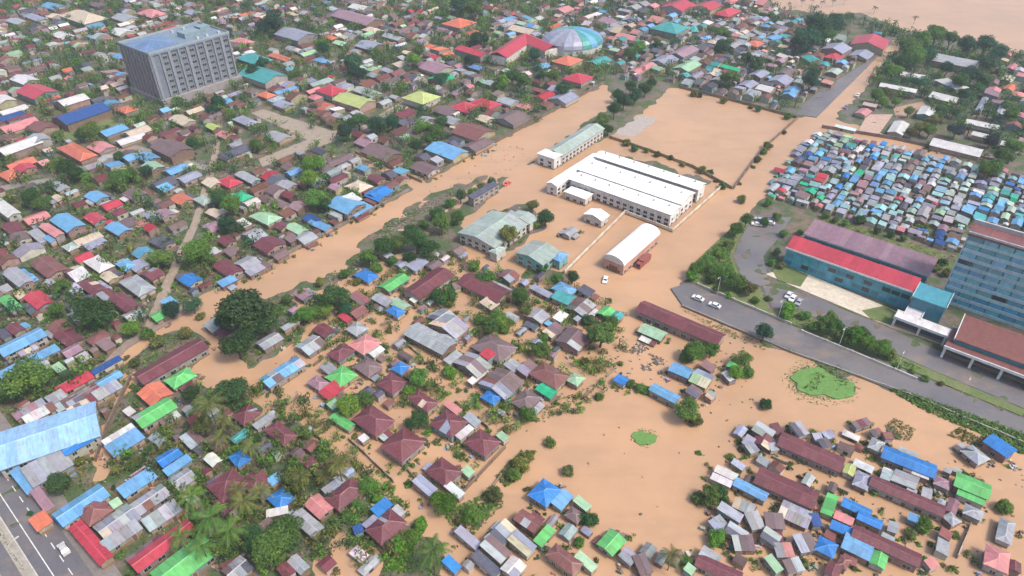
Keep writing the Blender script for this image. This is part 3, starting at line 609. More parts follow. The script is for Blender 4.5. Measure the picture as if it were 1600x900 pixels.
def openings(root, L, W, h, ov, near, seed):
    r = random.Random(seed); a, b = L/2-ov, W/2-ov
    rows = [1.1] if h < 4.2 else [1.1, 3.0]
    sides = [(a, b, 0, 0), (a, b, math.pi, 0), (b, a, math.pi/2, 0), (b, a, -math.pi/2, 0)]
    dside = r.randrange(4)
    for si, (half, dep, rot, _) in enumerate(sides):
        n = int((2*half-.6)/3.0)
        if n < 1: continue
        for zi, z in enumerate(rows):
            for i in range(n):
                t = -half+(i+.5)*2*half/n
                isdoor = (zi == 0 and si in (0, 2) and i == n//2)
                x, y = t, -dep
                p = Matrix.Rotation(rot, 3, 'Z') @ Vector((x, y-(.0), 0))
                if isdoor: inst('door', DOOR, root, (p.x, p.y, .05), (0, 0, rot))
                elif h > 2.2: inst('window', WIN[0 if half < 4 else 1], root, (p.x, p.y, z), (0, 0, rot))
ROOFWORD = {'g': 'gable-roofed', 'h': 'hip-roofed', 's': 'lean-to-roofed', 'p': 'patchwork-roofed'}
def base_z(c, ang, L, W):
    return min([gz(*p) for p in rect_pts(c, ang, L*.9, W*.9)]+[gz(*c)])-.04
def make_house(H, name, detail=True):
    rt = H['rt']; odd = .012; mat = MT['roof']
    col = jit(base(H['col']), .06)
    L, W, h = H['L'], H['W'], H['h']+rnd.uniform(-.2, .3)
    if H['col'] in 'RGBbWTgYtPOL': mat = MT['paint']
    real = rt
    if rt == 'p': real = 'g' if min(L, W) > 4.5 else 's'; odd = .45; mat = MT['patch']; L *= 1.08; W *= 1.08
    if L < 2.6 or W < 2.6: real = 's' if rt != 'h' else rt
    s = pxm(H['c'][1]); sheets = s > 4.25
    bz = base_z(H['c'], H['ang'], L, W)
    root = empty(name, (H['c'][0], H['c'][1], bz), H['ang'])
    # low side of a mono pitch faces the open side
    ly = Vector((-math.sin(H['ang']), math.cos(H['ang']))); flip = 1 if ly.dot(Vector(H['c'])) > 0 else -1
    if real == 'g' and W > L: pass
    roof, r = make_roof(root, real, L, W, h-bz*.5, col, sheets, mat, sw=2.0 if s > 5.2 else 2.5, odd=odd, flip=flip)
    ov = min(.45, .09*min(L, W))
    make_wall(root, real, L, W, h-bz*.5, r, ov, jit(rnd.choice(WALLC), .15), flip)
    if s > 3.3: openings(root, L, W, h, ov, True, rnd.random())
    occ_poly(rect_pts(H['c'], H['ang'], L, W), 1)
    # an attached lean-to where there is room
    for _k in range(2 if (s > 3.4 and L > 4.2 and W > 3.4) else 0):
        if rnd.random() > .6: continue
        lw = rnd.uniform(1.6, 2.8); ll = L*rnd.uniform(.4, .85); sd_ = rnd.choice((-1, 1)); xo = rnd.uniform(-1, 1)*(L-ll)/2
        ca, sa = math.cos(H['ang']), math.sin(H['ang']); yo = sd_*(W/2+lw/2-.15)
        cc = (H['c'][0]+ca*xo-sa*yo, H['c'][1]+sa*xo+ca*yo)
        if occ_free(cc, H['ang'], ll, max(.6, lw-1.2)):
            lc = jit(base(rnd.choice('SSKKmLWbkM')), .1); lh = h*.72
            make_roof(root, 's', ll, lw, lh-.15, lc, sheets, MT['patch'], rise=.3, sw=2.0, odd=.3, name='lean_to_roof', flip=-sd_ if True else 1, cy0=yo, cx0=xo)
            mb = MB(); mb.box(xo-ll/2+.2, xo+ll/2-.2, min(yo-lw/2, yo+lw/2)+.2, max(yo-lw/2, yo+lw/2)-.2, 0, lh-.2)
            mb.build('lean_to', MT['wall'], root, jit(rnd.choice(WALLC), .2))
            occ_poly(rect_pts(cc, H['ang'], ll, lw), 1)
    return root

# ------------------------------------------------------------------ words that tell each thing apart
MARKS = [((60,840),'near the dual carriageway'),((80,675),'near the big sky-blue warehouse'),((268,565),'near the long maroon hall'),((345,800),'by the palm grove'),
 ((540,860),'by the round brown pool'),((640,700),'among maroon hip roofs'),((760,620),'by the flooded lane crossing'),((950,720),'on the wide pond shore'),((1010,800),'on the wide pond shore'),((1270,745),'among maroon row roofs'),
 ((1180,820),'in the tin cluster by the pond'),((1430,715),'by the long blue roof'),((1520,770),'by the bright green barn'),((1400,600),'below the hospital road'),((1330,420),'by the hospital'),((985,390),'by the white arched hall'),
 ((980,290),'by the white factory sheds'),((780,350),'by the grey-green school'),((500,420),'along the flooded trunk road'),((600,340),'along the flooded trunk road'),((290,130),'by the grey tower block'),((870,65),'by the domed arena'),
 ((1100,210),'by the flooded playing field'),((1440,170),'in the white-roofed compound'),((1400,300),'in the shanty quarter'),((390,490),'by the great dark tree'),((490,270),'by the feathery bright tree'),((1380,40),'near the river bank'),
 ((130,190),'by the long blue hall'),((150,380),'by the narrow dirt alleys'),((650,480),'by the long maroon sheds'),((1080,560),'by the flooded reed islets'),((1070,500),'by the lone maroon barn'),((700,180),'by the pale winding lane'),((560,150),'by the pale winding lane'),((880,500),'by the flooded reed yard'),
 ((480,60),'in the distant hazy town'),((100,40),'in the distant hazy town'),((680,40),'in the distant hazy town'),((1060,60),'beyond the playing field'),((1180,100),'beyond the playing field')]
def mark(px, py): return min(MARKS, key=lambda m: (m[0][0]-px)**2+1.6*(m[0][1]-py)**2)[1]
USED = {}
def rank_dups(items, words):
    cnt = {}
    for q in items: cnt.setdefault(q['lab'], []).append(q)
    for k, v in cnt.items():
        n = len(v)
        if n < 2: continue
        v.sort(key=lambda q: -q['size'])
        nm_ = {2: ['larger', 'smaller'], 3: ['largest', 'middle-sized', 'smallest']}.get(n) or ['largest', 'second-largest', 'third-largest', 'fourth-largest', 'fifth-largest', 'sixth-largest', 'seventh-largest', 'eighth-largest'][:n-1]+['smallest']
        if n > 9 or any(v[i]['size'] < v[i+1]['size']*1.004 for i in range(n-1)): continue
        for q, w_ in zip(v, nm_): q['lab'] = f"{w_} {k}" if len(k.split()) < 16 else k
def cap16(s): return ' '.join(s.split()[:16])

# ------------------------------------------------------------------ landmarks
def rect3(A, B, C, h):
    a, b, c = gnd(*A, h), gnd(*B, h), gnd(*C, h)
    ctr = (a+c)/2; d = b-a; ang = math.atan2(d.y, d.x)
    g = min((GRID+k*math.pi/2 for k in range(-4, 5)), key=lambda t: abs(t-ang))
    if abs(g-ang) < math.radians(18): ang = g+(ang-g)*.15
    dd = Vector((math.cos(ang), math.sin(ang), 0)); nn = Vector((-dd.y, dd.x, 0))
    return (ctr.x, ctr.y), ang, abs((b-a).dot(dd)), abs((c-b).dot(nn))
def hall(A, B, C, h, rt, col, name, label, cat, wcol=(.5,.48,.45), rise=None, mat='paint', sw=2.6, sheets=True, group=None, win=True):
    c, ang, L, W = rect3(A, B, C, h)
    bz = base_z(c, ang, L, W); root = empty(name, (c[0], c[1], bz), ang)
    ly = Vector((-math.sin(ang), math.cos(ang))); flip = 1 if ly.dot(Vector(c)) > 0 else -1
    col = base(col) if isinstance(col, str) else col
    roof, r = make_roof(root, rt, L, W, h-bz, col, sheets, MT[mat], rise, sw, 0., flip=flip)
    ov = min(.6, .06*min(L, W)); make_wall(root, rt, L, W, h-bz, r, ov, wcol, flip)
    if win: openings(root, L, W, h, ov, True, rnd.random())
    tag(root, label, cat, group); occ_poly(rect_pts(c, ang, L, W), 1)
    return root, L, W, h-bz
# white factory sheds: three long parallel roofs and a cross wing
hall((940,236),(1104,286),(1094,297),6.5,'g',(.8,.8,.8),'factory_shed','back white shed of three joined beside the flooded field','factory',(.7,.68,.66),1.2,'white')
hall((924,249),(1086,300),(1068,320),6.5,'g',(.8,.8,.8),'factory_shed','broad middle white shed between two narrower white sheds','factory',(.7,.68,.66),1.4,'white')
hall((905,267),(1062,322),(1052,338),6.0,'g',(.8,.8,.8),'factory_shed','front white shed facing the brown yard wall','factory',(.7,.68,.66),1.0,'white')
hall((853,284),(930,239),(944,246),5.0,'g',(.8,.8,.79),'factory_wing','white cross wing at the trunk road end of factory sheds','factory',(.7,.68,.66),.9,'white')
hall((882,299),(893,290),(926,303),3.6,'h',(.8,.8,.79),'outbuilding','small white shed before the factory wing','shed',(.6,.56,.52),mat='white')
hall((913,333),(926,324),(951,338),3.6,'g',(.8,.8,.79),'outbuilding','small white shed beside the yard trees and wall','shed',(.6,.56,.52),mat='white')
for o_ in [q for q in COLL.objects if q.name.startswith('factory_shed')]:
    rf = [c for c in o_.children if c.name.startswith('roof')][0]; zt = max(v.co.z for v in rf.data.vertices); xm = max(v.co.x for v in rf.data.vertices)
    for k in range(7):
        b_ = MB(); b_.tube([(0,0,-.15),(0,0,.5),(0,0,.55),(0,0,.85)], [.3,.3,.5,.25], 8); q = b_.build('roof_vent', MT['conc'], rf, (.42,.42,.43)); q.location = (-xm+xm*2*(k+.5)/7, 0, zt)
    for sg in (-1, 1):
        ym = max(v.co.y for v in rf.data.vertices); zm = min(v.co.z for v in rf.data.vertices)
        b_ = MB(); b_.box(-xm, xm, sg*(ym+.12)-.14, sg*(ym+.12)+.14, zm-.1, zm+.12); b_.build('gutter', MT['conc'], rf, (.3,.3,.31))
# big sky-blue warehouse by the carriageway, and the lone maroon barn
hall((4,674),(157,624),(150,684),4.6,'g',(.26,.45,.68),'warehouse','big sky-blue roofed warehouse beside the muddy lane','warehouse',(.36,.34,.32),1.6,'roof',sw=2.4)
hall((1006,472),(1137,521),(1122,538),3.2,'g',base('M'),'barn','lone long maroon-roofed barn in the flood below hospital road','barn',(.3,.26,.24),1.5,'roof',2.2)
# arched white hall
def barrel(A, B, C, h, r, col, wcol, name, label, cat, n=12, ribs=8):
    c, ang, L, W = rect3(A, B, C, h); bz = base_z(c, ang, L, W); root = empty(name, (c[0], c[1], bz), ang)
    e = h-bz; prof = [(-W/2*math.cos(math.pi*i/n), e+r*math.sin(math.pi*i/n)) for i in range(n+1)]
    nb = max(3, int(L/3.2)); roof = None
    mb = MB(); pr = prof+[(W/2-.3, e-.1), (-W/2+.3, e-.1)]; k = len(pr)
    mb.add([(-L/2+.1, y, z-.08) for y, z in pr]+[(L/2-.1, y, z-.08) for y, z in pr], [tuple(range(k)), tuple(range(2*k-1, k-1, -1))]+[(i, i+k, i+k+1, i+1) for i in range(k-1)])
    roof = mb.build('roof', MT['paint'], root, tuple(v*.7 for v in col))
    sm = MB()
    for i in range(n):
        (ya, za), (yb, zb) = prof[i], prof[i+1]; w_ = L/nb-.06
        sm.add([(0,ya,za),(w_,ya,za),(w_,yb,zb),(0,yb,zb)], [(0,1,2,3)])
    me_ = sm.mesh('roof_panel', MT['white'])
    for i in range(nb): inst('roof_panel', me_, roof, (-L/2+i*L/nb+.03, 0, rnd.uniform(0, .03)), color=jit(col, .03))
    wb = MB(); wb.box(-L/2+.3, L/2-.3, -W/2+.3, W/2-.3, 0, e-.12); wb.build('wall', MT['wall'], root, wcol)
    for x in (-L/2+.27, L/2-.27):
        d = MB(); d.box(x-.05, x+.05, -1.8, 1.8, .05, 3.4); d.build('door', MT['wood'], root)
    openings(root, L, W, 4, .3, True, 1)
    tag(root, label, cat); occ_poly(rect_pts(c, ang, L, W), 1); return root
barrel((943,404),(998,354),(1031,364),4.6,2.6,(.82,.82,.82),(.5,.28,.22),'arched_hall','white arched-roof hall standing alone on the flooded yard','hall')  # wall colour includes the reddish reflection from the floodwater
# schools
hall((723,362),(770,324),(818,352),4.6,'g',base('e'),'school_block','broad grey-green school roof under a round tree','school',(.5,.5,.46),1.6)
hall((796,338),(810,328),(842,341),4.6,'g',base('e'),'school_wing','short grey-green school wing beside dark shrubs','school',(.5,.5,.46),1.0)
hall((781,341),(800,329),(808,334),4.4,'s',base('L'),'school_annex','narrow lavender lean-to on the grey-green school','annex',(.4,.4,.42))
hall((770,388),(785,378),(785,392),4.0,'h',base('e'),'school_porch','tiny grey-green porch roof at the school corner','porch')
hall((801,395),(834,376),(880,394),4.6,'g',tuple(v*.9 for v in base('e')),'school_block','grey-green school block with teal eaves near the yard wall','school',(.2,.42,.4),1.5)
hall((858,403),(871,391),(889,397),4.0,'h',base('b'),'school_annex','small light blue annex on the teal-eaved school','annex',(.2,.4,.42))
# station building along the trunk road
hall((862,236),(917,190),(936,201),5.2,'g',base('e'),'station_hall','long pale grey-green hall between trunk road and factory','hall',(.52,.5,.48),1.6)
hall((844,236),(858,229),(874,245),5.6,'h',(.75,.77,.76),'station_porch','white porch block at the end of the long pale hall','porch',(.68,.68,.66))
hall((729,307),(773,285),(782,289),4.2,'s',base('k'),'market_shed','slate-grey long shed with open side by the trunk road','shed',(.3,.27,.25))
# grey tower block
def tower():
    p = gnd(258,168); root = empty('tower_block', (p.x, p.y, gz(p.x, p.y)-.1), GRID)   # local x along the long front, local y away to the left
    Lx, Wy, Hh = 47., 30., 27.5
    mb = MB(); mb.box(0, Lx, 0, Wy, 0, Hh); mb.build('wall', MT['conc'], root, (.16,.185,.23))
    mb = MB(); mb.box(-1.5, Lx+2, -2.5, Wy+1.5, 0, 4.2); mb.build('podium', MT['conc'], root, (.27,.25,.25))
    rf = MB(); rf.box(-.6, Lx+.6, -.6, Wy+.6, Hh, Hh+.9); roof = rf.build('roof', MT['conc'], root, (.17,.23,.3))
    pp = MB(); pp.box(-.6, Lx+.6, -.6, -.2, Hh+.9, Hh+1.8); pp.box(-.6, -.2, -.6, Wy+.6, Hh+.9, Hh+1.8); pp.box(-.6, Lx+.6, Wy+.2, Wy+.6, Hh+.9, Hh+1.8); pp.box(Lx+.2, Lx+.6, -.2, Wy+.2, Hh+.9, Hh+1.8)
    pp.build('parapet', MT['conc'], roof, (.28,.32,.35))
    make_roof(root, 'h', 20, 22, 0, (.12,.2,.34), True, MT['paint'], 2.2, 3.0, z0=Hh+.95, name='blue_roof', cx0=10.5, cy0=16)
    for x0, x1, y0, y1 in ((26, 36, 8, 16), (38, 44, 12, 18)):
        b_ = MB(); b_.box(x0, x1, y0, y1, Hh+.95, Hh+3.6); b_.build('plant_room', MT['conc'], root, (.2,.28,.32))
    # piers on the long front, then windows bay by bay
    nb = 9; bw = Lx/nb
    for i in range(nb+1):
        b_ = MB(); x = min(max(i*bw, .6), Lx-.6); wd = 1.5 if i % 2 == 0 else .8
        b_.box(x-wd/2, x+wd/2, -.9, .1, 4.3, Hh-.05); b_.build('pier', MT['conc'], root, (.23,.25,.29))
    for i in range(nb):
        for k in range(7):
            if i in (0,): continue
            inst('window', WIN[2], root, ((i+.5)*bw, -.02, 5.2+k*3.15))
    nl = 8; lw = Wy/nl
    for i in range(nl+1):
        b_ = MB(); y = min(max(i*lw, .5), Wy-.5); b_.box(-.8, .1, y-.55, y+.55, 4.3, Hh-.05); b_.build('pier', MT['conc'], root, (.3,.24,.24) if i % 2 else (.24,.25,.29))
    for i in range(nl):
        for k in range(7): inst('window', WIN[1], root, (-.02, (i+.5)*lw, 5.2+k*3.15), (0, 0, -math.pi/2))
    for k in range(9):
        b_ = MB(); x, y = rnd.uniform(24, 45), rnd.choice((3.5, 20, 25)); b_.box(x-.7, x+.7, y-.6, y+.6, Hh+.9, Hh+2.1); b_.build('air_conditioner', MT['conc'], roof, (.45,.46,.47))
    tag(root, 'tall grey tower block with pier-framed windows and blue roof', 'tower block')
    occ_poly([tuple((root.matrix_basis @ Vector(q))[:2]) for q in ((-3,-3,0),(Lx+3,-3,0),(Lx+3,Wy+3,0),(-3,Wy+3,0))], 1)
tower()
# arena with ribbed dome and the red bent-roof hall
def arena():
    p = gnd(893, 78); root = empty('arena', (p.x, p.y, gz(p.x, p.y)-.1), math.radians(20))
    a, b, hh = 21., 17., 8.5; n, k = 20, 6
    wl = MB(); ring = [(a*.97*math.cos(2*math.pi*i/n), b*.97*math.sin(2*math.pi*i/n)) for i in range(n)]
    wl.add([(x, y, 0) for x, y in ring]+[(x, y, 5) for x, y in ring], [(i, (i+1) % n, (i+1) % n+n, i+n) for i in range(n)]+[tuple(range(n, 2*n))])
    wl.build('wall', MT['wall'], root, (.5,.52,.5))
    dome = MB(); dome.add([(a*.9*math.cos(2*math.pi*i/n), b*.9*math.sin(2*math.pi*i/n), 5.1) for i in range(n)]+[(0, 0, 5+hh-.6)], [(i, (i+1) % n, n) for i in range(n)])
    dm = dome.build('roof', MT['paint'], root, (.2,.4,.45))
    for i in range(n):
        sm = MB(); A0, A1 = 2*math.pi*(i+.02)/n, 2*math.pi*(i+.98)/n; vs = []
        for j in range(k+1):
            t = j/k*math.pi/2*.98; rr = math.cos(t); z = 5.1+hh*math.sin(t)
            vs += [(a*rr*math.cos(A0), b*rr*math.sin(A0), z), (a*rr*math.cos(A1), b*rr*math.sin(A1), z)]
        sm.add(vs, [(2*j, 2*j+1, 2*j+3, 2*j+2) for j in range(k)])
        cc = base('L') if 8 <= i <= 14 else base(rnd.choice('TTbbt'))
        sm.build('roof_panel', MT['paint'], dm, jit(cc, .12))
    tag(root, 'round arena under a teal and pale blue ribbed dome', 'arena'); occ_poly([(p.x+22*math.cos(t*.4), p.y+19*math.sin(t*.4)) for t in range(16)], 1)
arena()
def bent_hall():
    P = [gnd(779,88,6), gnd(821,60,6), gnd(862,77,6)]; root = empty('bent_hall', (P[1].x, P[1].y, gz(P[1].x, P[1].y)-.1))
    for i in range(2):
        d = P[i+1]-P[i]; ang = math.atan2(d.y, d.x); L = d.length+3; m = (P[i]+P[i+1])/2-P[1]; W = 13
        sub = MB(); e = 6; r = 2.6; ca, sa = math.cos(ang), math.sin(ang)
        T = lambda x, y, z: (m.x+ca*x-sa*y, m.y+sa*x+ca*y, z)
        sub.add([T(-L/2,-W/2,e), T(L/2,-W/2,e), T(L/2,0,e+r), T(-L/2,0,e+r), T(L/2,W/2,e), T(-L/2,W/2,e)], [(0,1,2,3),(3,2,4,5)])
        roof = sub.build('roof', MT['paint'], root, base('R'))
        wb = MB(); q = [T(-L/2+.6,-W/2+.6,0), T(L/2-.6,-W/2+.6,0), T(L/2-.6,W/2-.6,0), T(-L/2+.6,W/2-.6,0)]
        wb.add(q+[(a, b, e-.05) for a, b, _ in q], [(0,1,5,4),(1,2,6,5),(2,3,7,6),(3,0,4,7),(4,5,6,7)]); wb.build('wall', MT['wall'], root, (.62,.58,.54))
        occ_poly([(P[1].x+a, P[1].y+b) for a, b, _ in q], 1)
    tag(root, 'red bent-roof hall with white walls beside the arena', 'hall')
bent_hall()

# hospital
def box_building(A, B, C, h, name, label, cat, wcol, rcol, wmat='wall', fascia=None, bays=0, rmat='conc', drop=0, over=.5, louvre=0):
    c, ang, L, W = rect3(A, B, C, h); bz = base_z(c, ang, L, W); e = h-bz
    root = empty(name, (c[0], c[1], bz), ang)
    wb = MB(); wb.box(-L/2+over, L/2-over, -W/2+over, W/2-over, 0, e-.35); wl = wb.build('wall', MT[wmat], root, wcol)
    rb = MB(); rb.box(-L/2, L/2, -W/2, W/2, e-.35, e); roof = rb.build('roof', MT[rmat], root, rcol)
    if fascia:
        for s in (-1, 1):
            f = MB(); f.box(-L/2-.05, L/2+.05, s*W/2-.12 if s > 0 else -W/2-.12, W/2+.12 if s > 0 else -W/2+.12, e-.6, e+.35); f.build('fascia', MT['conc'], roof, fascia)
    if bays:
        nb = max(2, int(L/bays)); w_ = (L-2*over)/nb
        for s in (-1, 1):
            y = s*(W/2-over)
            for i in range(nb+1):
                x = -L/2+over+i*w_; m = MB(); m.box(x-.11, x+.11, y-.13, y+.13, 0, e-.37); m.build('mullion', MT['conc'], wl, tuple(min(.8, v*1.25) for v in wcol))
            for z in ([e*.36, e*.66] if e > 6 else [e*.5]):
                m = MB(); m.box(-L/2+over, L/2-over, y-.09, y+.09, z-.25, z+.05); m.build('transom', MT['conc'], wl, tuple(v*.7 for v in wcol))
    tag(root, label, cat); occ_poly(rect_pts(c, ang, L, W), 1)
    return root, roof, L, W, e
TEAL = (.06,.34,.45)
# front wing: tall blue-teal wall below a red mono-pitch roof
def wing(A, B, C, h, rise, name, label, rcol, wcol, fas, rmat='paint'):
    c, ang, L, W = rect3(A, B, C, h); bz = base_z(c, ang, L, W); e = h-bz
    root = empty(name, (c[0], c[1], bz), ang)
    ly = Vector((-math.sin(ang), math.cos(ang))); flip = 1 if ly.dot(Vector(c)) > 0 else -1
    roof, r = make_roof(root, 's', L, W, e, rcol, True, MT[rmat], rise, 2.4, 0, flip=flip)
    wl = make_wall(root, 's', L, W, e, r, .5, wcol, flip, mat=MT['tealglass'])
    y = -flip*W/2
    f = MB(); f.box(-L/2-.1, L/2+.1, y-.2, y+.2, e-.7, e-.05); f.build('fascia', MT['conc'], roof, fas)
    nb = int(L/3); w_ = (L-1)/nb
    for i in range(nb+1):
        m = MB(); x = -L/2+.5+i*w_; m.box(x-.1, x+.1, -flip*(W/2-.5)-.14, -flip*(W/2-.5)+.14, 0, e-.75); m.build('mullion', MT['conc'], wl, (.12,.34,.4))
    for z in (2.6, 5.4):
        for i in range(nb):
            m = MB(); x = -L/2+.5+i*w_; yy = -flip*(W/2-.5); m.box(x+.2, x+w_-.2, yy-.05, yy+.05, z-1, z+.6); m.build('pane', MT['glass'] if rnd.random() < .35 else MT['tealglass'], wl, jit((.06,.28,.38), .3))
    tag(root, label, 'hospital'); occ_poly(rect_pts(c, ang, L, W), 1)
wing((1230,383),(1427,459),(1436,444),8.6,1.6,'hospital_wing','long hospital wing with bright red roof over blue-teal wall',base('R'),TEAL,(.7,.7,.7))
wing((1252,362),(1446,430),(1470,411),8.2,1.0,'hospital_wing','hospital wing with faded pink and grey roof behind the red one',tuple(v*.8 for v in base('V')),(.2,.25,.33),(.4,.38,.42))
box_building((1424,462),(1440,441),(1492,460),9.0,'hospital_link','dark teal hospital link block beside the great ribbed roof','hospital',(.04,.2,.28),(.06,.26,.34),'tealglass',(.4,.5,.55),3)
box_building((1408,488),(1438,455),(1462,466),4.6,'entrance_canopy','pale lilac flat entrance canopy at the hospital corner','canopy',(.4,.38,.4),(.52,.5,.54),'wall',(.6,.6,.62),3)
def glass_block():
    h = 27.; a = gnd(1514, 368, h); root = empty('hospital_tower', (a.x, a.y, gz(a.x, a.y)-.1), GRID-math.pi/2)   # local x along the street front, local y back
    L, W, nf = 62., 7.5, 9; fh = h/nf
    mb = MB(); mb.box(0, L, 0, W, 0, h); core = mb.build('wall', MT['tealglass'], root, (.07,.2,.27))
    rb = MB(); rb.box(-.5, L+.5, -.5, W+.5, h, h+.7); roof = rb.build('roof', MT['paint'], root, base('m'))
    for k in range(12):
        b_ = MB(); b_.box(k*L/12+.1, (k+1)*L/12-.1, .2, W-.2, h+.7, h+.78+rnd.uniform(0, .05)); b_.build('roof_panel', MT['paint'], roof, jit(base('m'), .12))
    pb = MB(); pb.box(-.5, L+.5, W-.2, W+.5, h+.7, h+2.2); pb.box(-.5, L+.5, -.5, -.1, h+.7, h+1.4); pb.build('parapet', MT['conc'], roof, (.42,.42,.44))
    cp = MB(); cp.box(-.35, .05, -.45, W+.45, 0, h); cp.build('corner_pier', MT['conc'], root, (.42,.5,.54))
    for f in range(nf):
        sp = MB(); sp.box(.1, L, -.35, .05, f*fh, f*fh+1.15); sp.build('spandrel', MT['conc'], core, jit((.36,.5,.57), .12))
        sp = MB(); sp.box(-.34, .06, .1, W-.1, f*fh+.02, f*fh+1.1); sp.build('spandrel', MT['conc'], core, jit((.36,.5,.57), .12))
        for b in range(14):
            x0 = .3+b*L/14; pm_ = MB(); pm_.box(x0, x0+L/14-.5, -.12, .04, f*fh+1.2, (f+1)*fh-.05)
            pm_.build('pane', MT['tealglass'] if rnd.random() > .12 else MT['glass'], core, jit((.18,.4,.5) if f > 1 else (.07,.38,.54), .25))
    tag(root, 'tall blue-glass hospital tower with banded floors and brown-red roof', 'hospital')
    occ_poly([tuple((root.matrix_basis @ Vector(q))[:2]) for q in ((-2,-2,0),(L+2,-2,0),(L+2,W+2,0),(-2,W+2,0))], 1)
glass_block()
box_building((1492,528),(1508,490),(1700,560),7.0,'hospital_block','teal-walled hospital block with brown-red roof strip','hospital',(.04,.26,.34),base('m'),'tealglass',(.62,.64,.66),3)
def colonnade(A, B, C, h, name, label, rcol, fas, step):
    c, ang, L, W = rect3(A, B, C, h); bz = base_z(c, ang, L, W); e = h-bz; root = empty(name, (c[0], c[1], bz), ang)
    rb = MB(); rb.box(-L/2, L/2, -W/2, W/2, e-.5, e); roof = rb.build('roof', MT['paint'], root, rcol)
    n = max(2, int(L/2.4)); me_ = MB(); me_.box(-L/n/2+.03, L/n/2-.03, -W/2+.05, W/2-.05, 0, .06); me_ = me_.mesh('roof_panel', MT['paint'])
    for i in range(n): inst('roof_panel', me_, roof, (-L/2+(i+.5)*L/n, 0, e+.005), color=jit(rcol, .07))
    for s in (-1, 1):
        f = MB(); f.box(-L/2-.1, L/2+.1, s*W/2-.15, s*W/2+.15, e-.75, e+.2); f.build('fascia', MT['conc'], roof, fas)
    wb = MB(); wb.box(-L/2+.6, L/2-.6, -W/4, W/4, 0, e-.5); wb.build('bay_shade_block', MT['wall'], root, (.06,.07,.1))  # near-black block standing in for the shade inside the open bays
    k = max(2, round(L/step))
    for i in range(k+1):
        for s in (-1, 1):
            p_ = MB(); x = -L/2+.5+i*(L-1)/k; p_.box(x-.35, x+.35, s*(W/2-.6)-.35, s*(W/2-.6)+.35, 0, e-.5); p_.build('column', MT['conc'], root, (.66,.66,.66))
    tag(root, label, 'colonnade'); occ_poly(rect_pts(c, ang, L, W), 1)
colonnade((1478,538),(1720,637),(1724,600),5.2,'colonnade','brown-red roofed colonnade with white columns and dark bays',base('m'),(.68,.68,.68),8.5)
colonnade((1398,492),(1480,528),(1486,518),4.6,'colonnade','thin white flat-roofed walkway with open bays',(.6,.58,.6),(.7,.7,.68),7)

# yard and boundary walls: one wall each, on their real lines
def yard_wall(pts, h, col, label, name='boundary_wall', th=.3, z0=-.7):
    g = [gnd(x, y) for x, y in pts]; root = empty(name, (g[0].x, g[0].y, z0))
    for i in range(len(g)-1):
        a, b = g[i], g[i+1]; d = b-a; L = d.length; n = max(1, round(L/6.5)); rz = math.atan2(d.y, d.x)
        for k in range(n):
            m = MB(); l = L/n; m.box(0.06, l-.06, -th/2, th/2, 0, h-z0+rnd.uniform(-.04, .04))
            o = m.build('wall_panel', MT['wall'], root, jit(col, .12)); p = a+d*(k/n)-g[0]; o.location = (p.x, p.y, 0); o.rotation_euler = (0, 0, rz)
            m = MB(); m.box(-.18, .18, -th/2-.08, th/2+.08, 0, h-z0+.18); o = m.build('pier', MT['wall'], root, jit(tuple(v*.9 for v in col), .1)); o.location = (p.x, p.y, 0); o.rotation_euler = (0, 0, rz)
    tag(root, label, 'wall')
yard_wall([(1062,138),(1150,160),(1246,186)],1.7,(.2,.17,.12),'mossy wall along the far side of the flooded field')
yard_wall([(1246,186),(1190,236),(1146,296)],1.6,(.17,.14,.12),'dark wall between flooded field and flooded street')
yard_wall([(952,216),(1012,236),(1082,262),(1144,296)],1.5,(.3,.25,.16),'low ochre wall between the flooded field and factory')
yard_wall([(882,428),(976,334),(1050,363),(1134,288)],1.7,(.6,.54,.44),'cream yard wall bending round the arched hall')
yard_wall([(664,282),(800,210),(944,131)],1.6,(.16,.13,.11),'dark wall along the old town side of trunk road')
yard_wall([(342,455),(500,372),(640,299)],1.6,(.22,.19,.17),'grey wall below roofs beside the flooded trunk road')
yard_wall([(1284,200),(1395,218),(1575,258)],1.7,(.2,.15,.14),'brown wall round the white-roofed compound')
yard_wall([(1066,480),(1235,551),(1420,618),(1600,694)],.9,(.36,.33,.3),'low kerb wall between hospital road and floodwater')
yard_wall([(1090,447),(1236,509)],1.3,(.5,.48,.42),'pale low wall at the head of hospital road')
yard_wall([(1252,520),(1330,552),(1432,595)],1.2,(.55,.53,.48),'pale low wall along hedge trees on hospital road')
yard_wall([(620,716),(658,760),(700,796),(790,700)],1.0,(.2,.15,.12),'dark yard wall round maroon hip-roofed houses')
yard_wall([(214,590),(228,606)],1.2,(.4,.34,.3),'short wall stub at the long maroon hall')
yard_wall([(205,592),(168,670),(150,722)],1.6,(.2,.15,.12),'brown wall beside the muddy alley')
yard_wall([(556,240),(660,286)],1.4,(.3,.2,.15),'brown wall beside the flooded side lane')

# low garden walls on both sides of the flooded lanes, broken where houses stand on the line
LN = ['the long lane towards the round pool', 'the lane under the great dark tree', 'the lane past pink roofs', 'the lane to the open pond', 'the yard with silver roofs', 'the lane from pond to flooded street', 'the lane between maroon rows', 'the short lane by blue roofs', 'the track by the green barn']

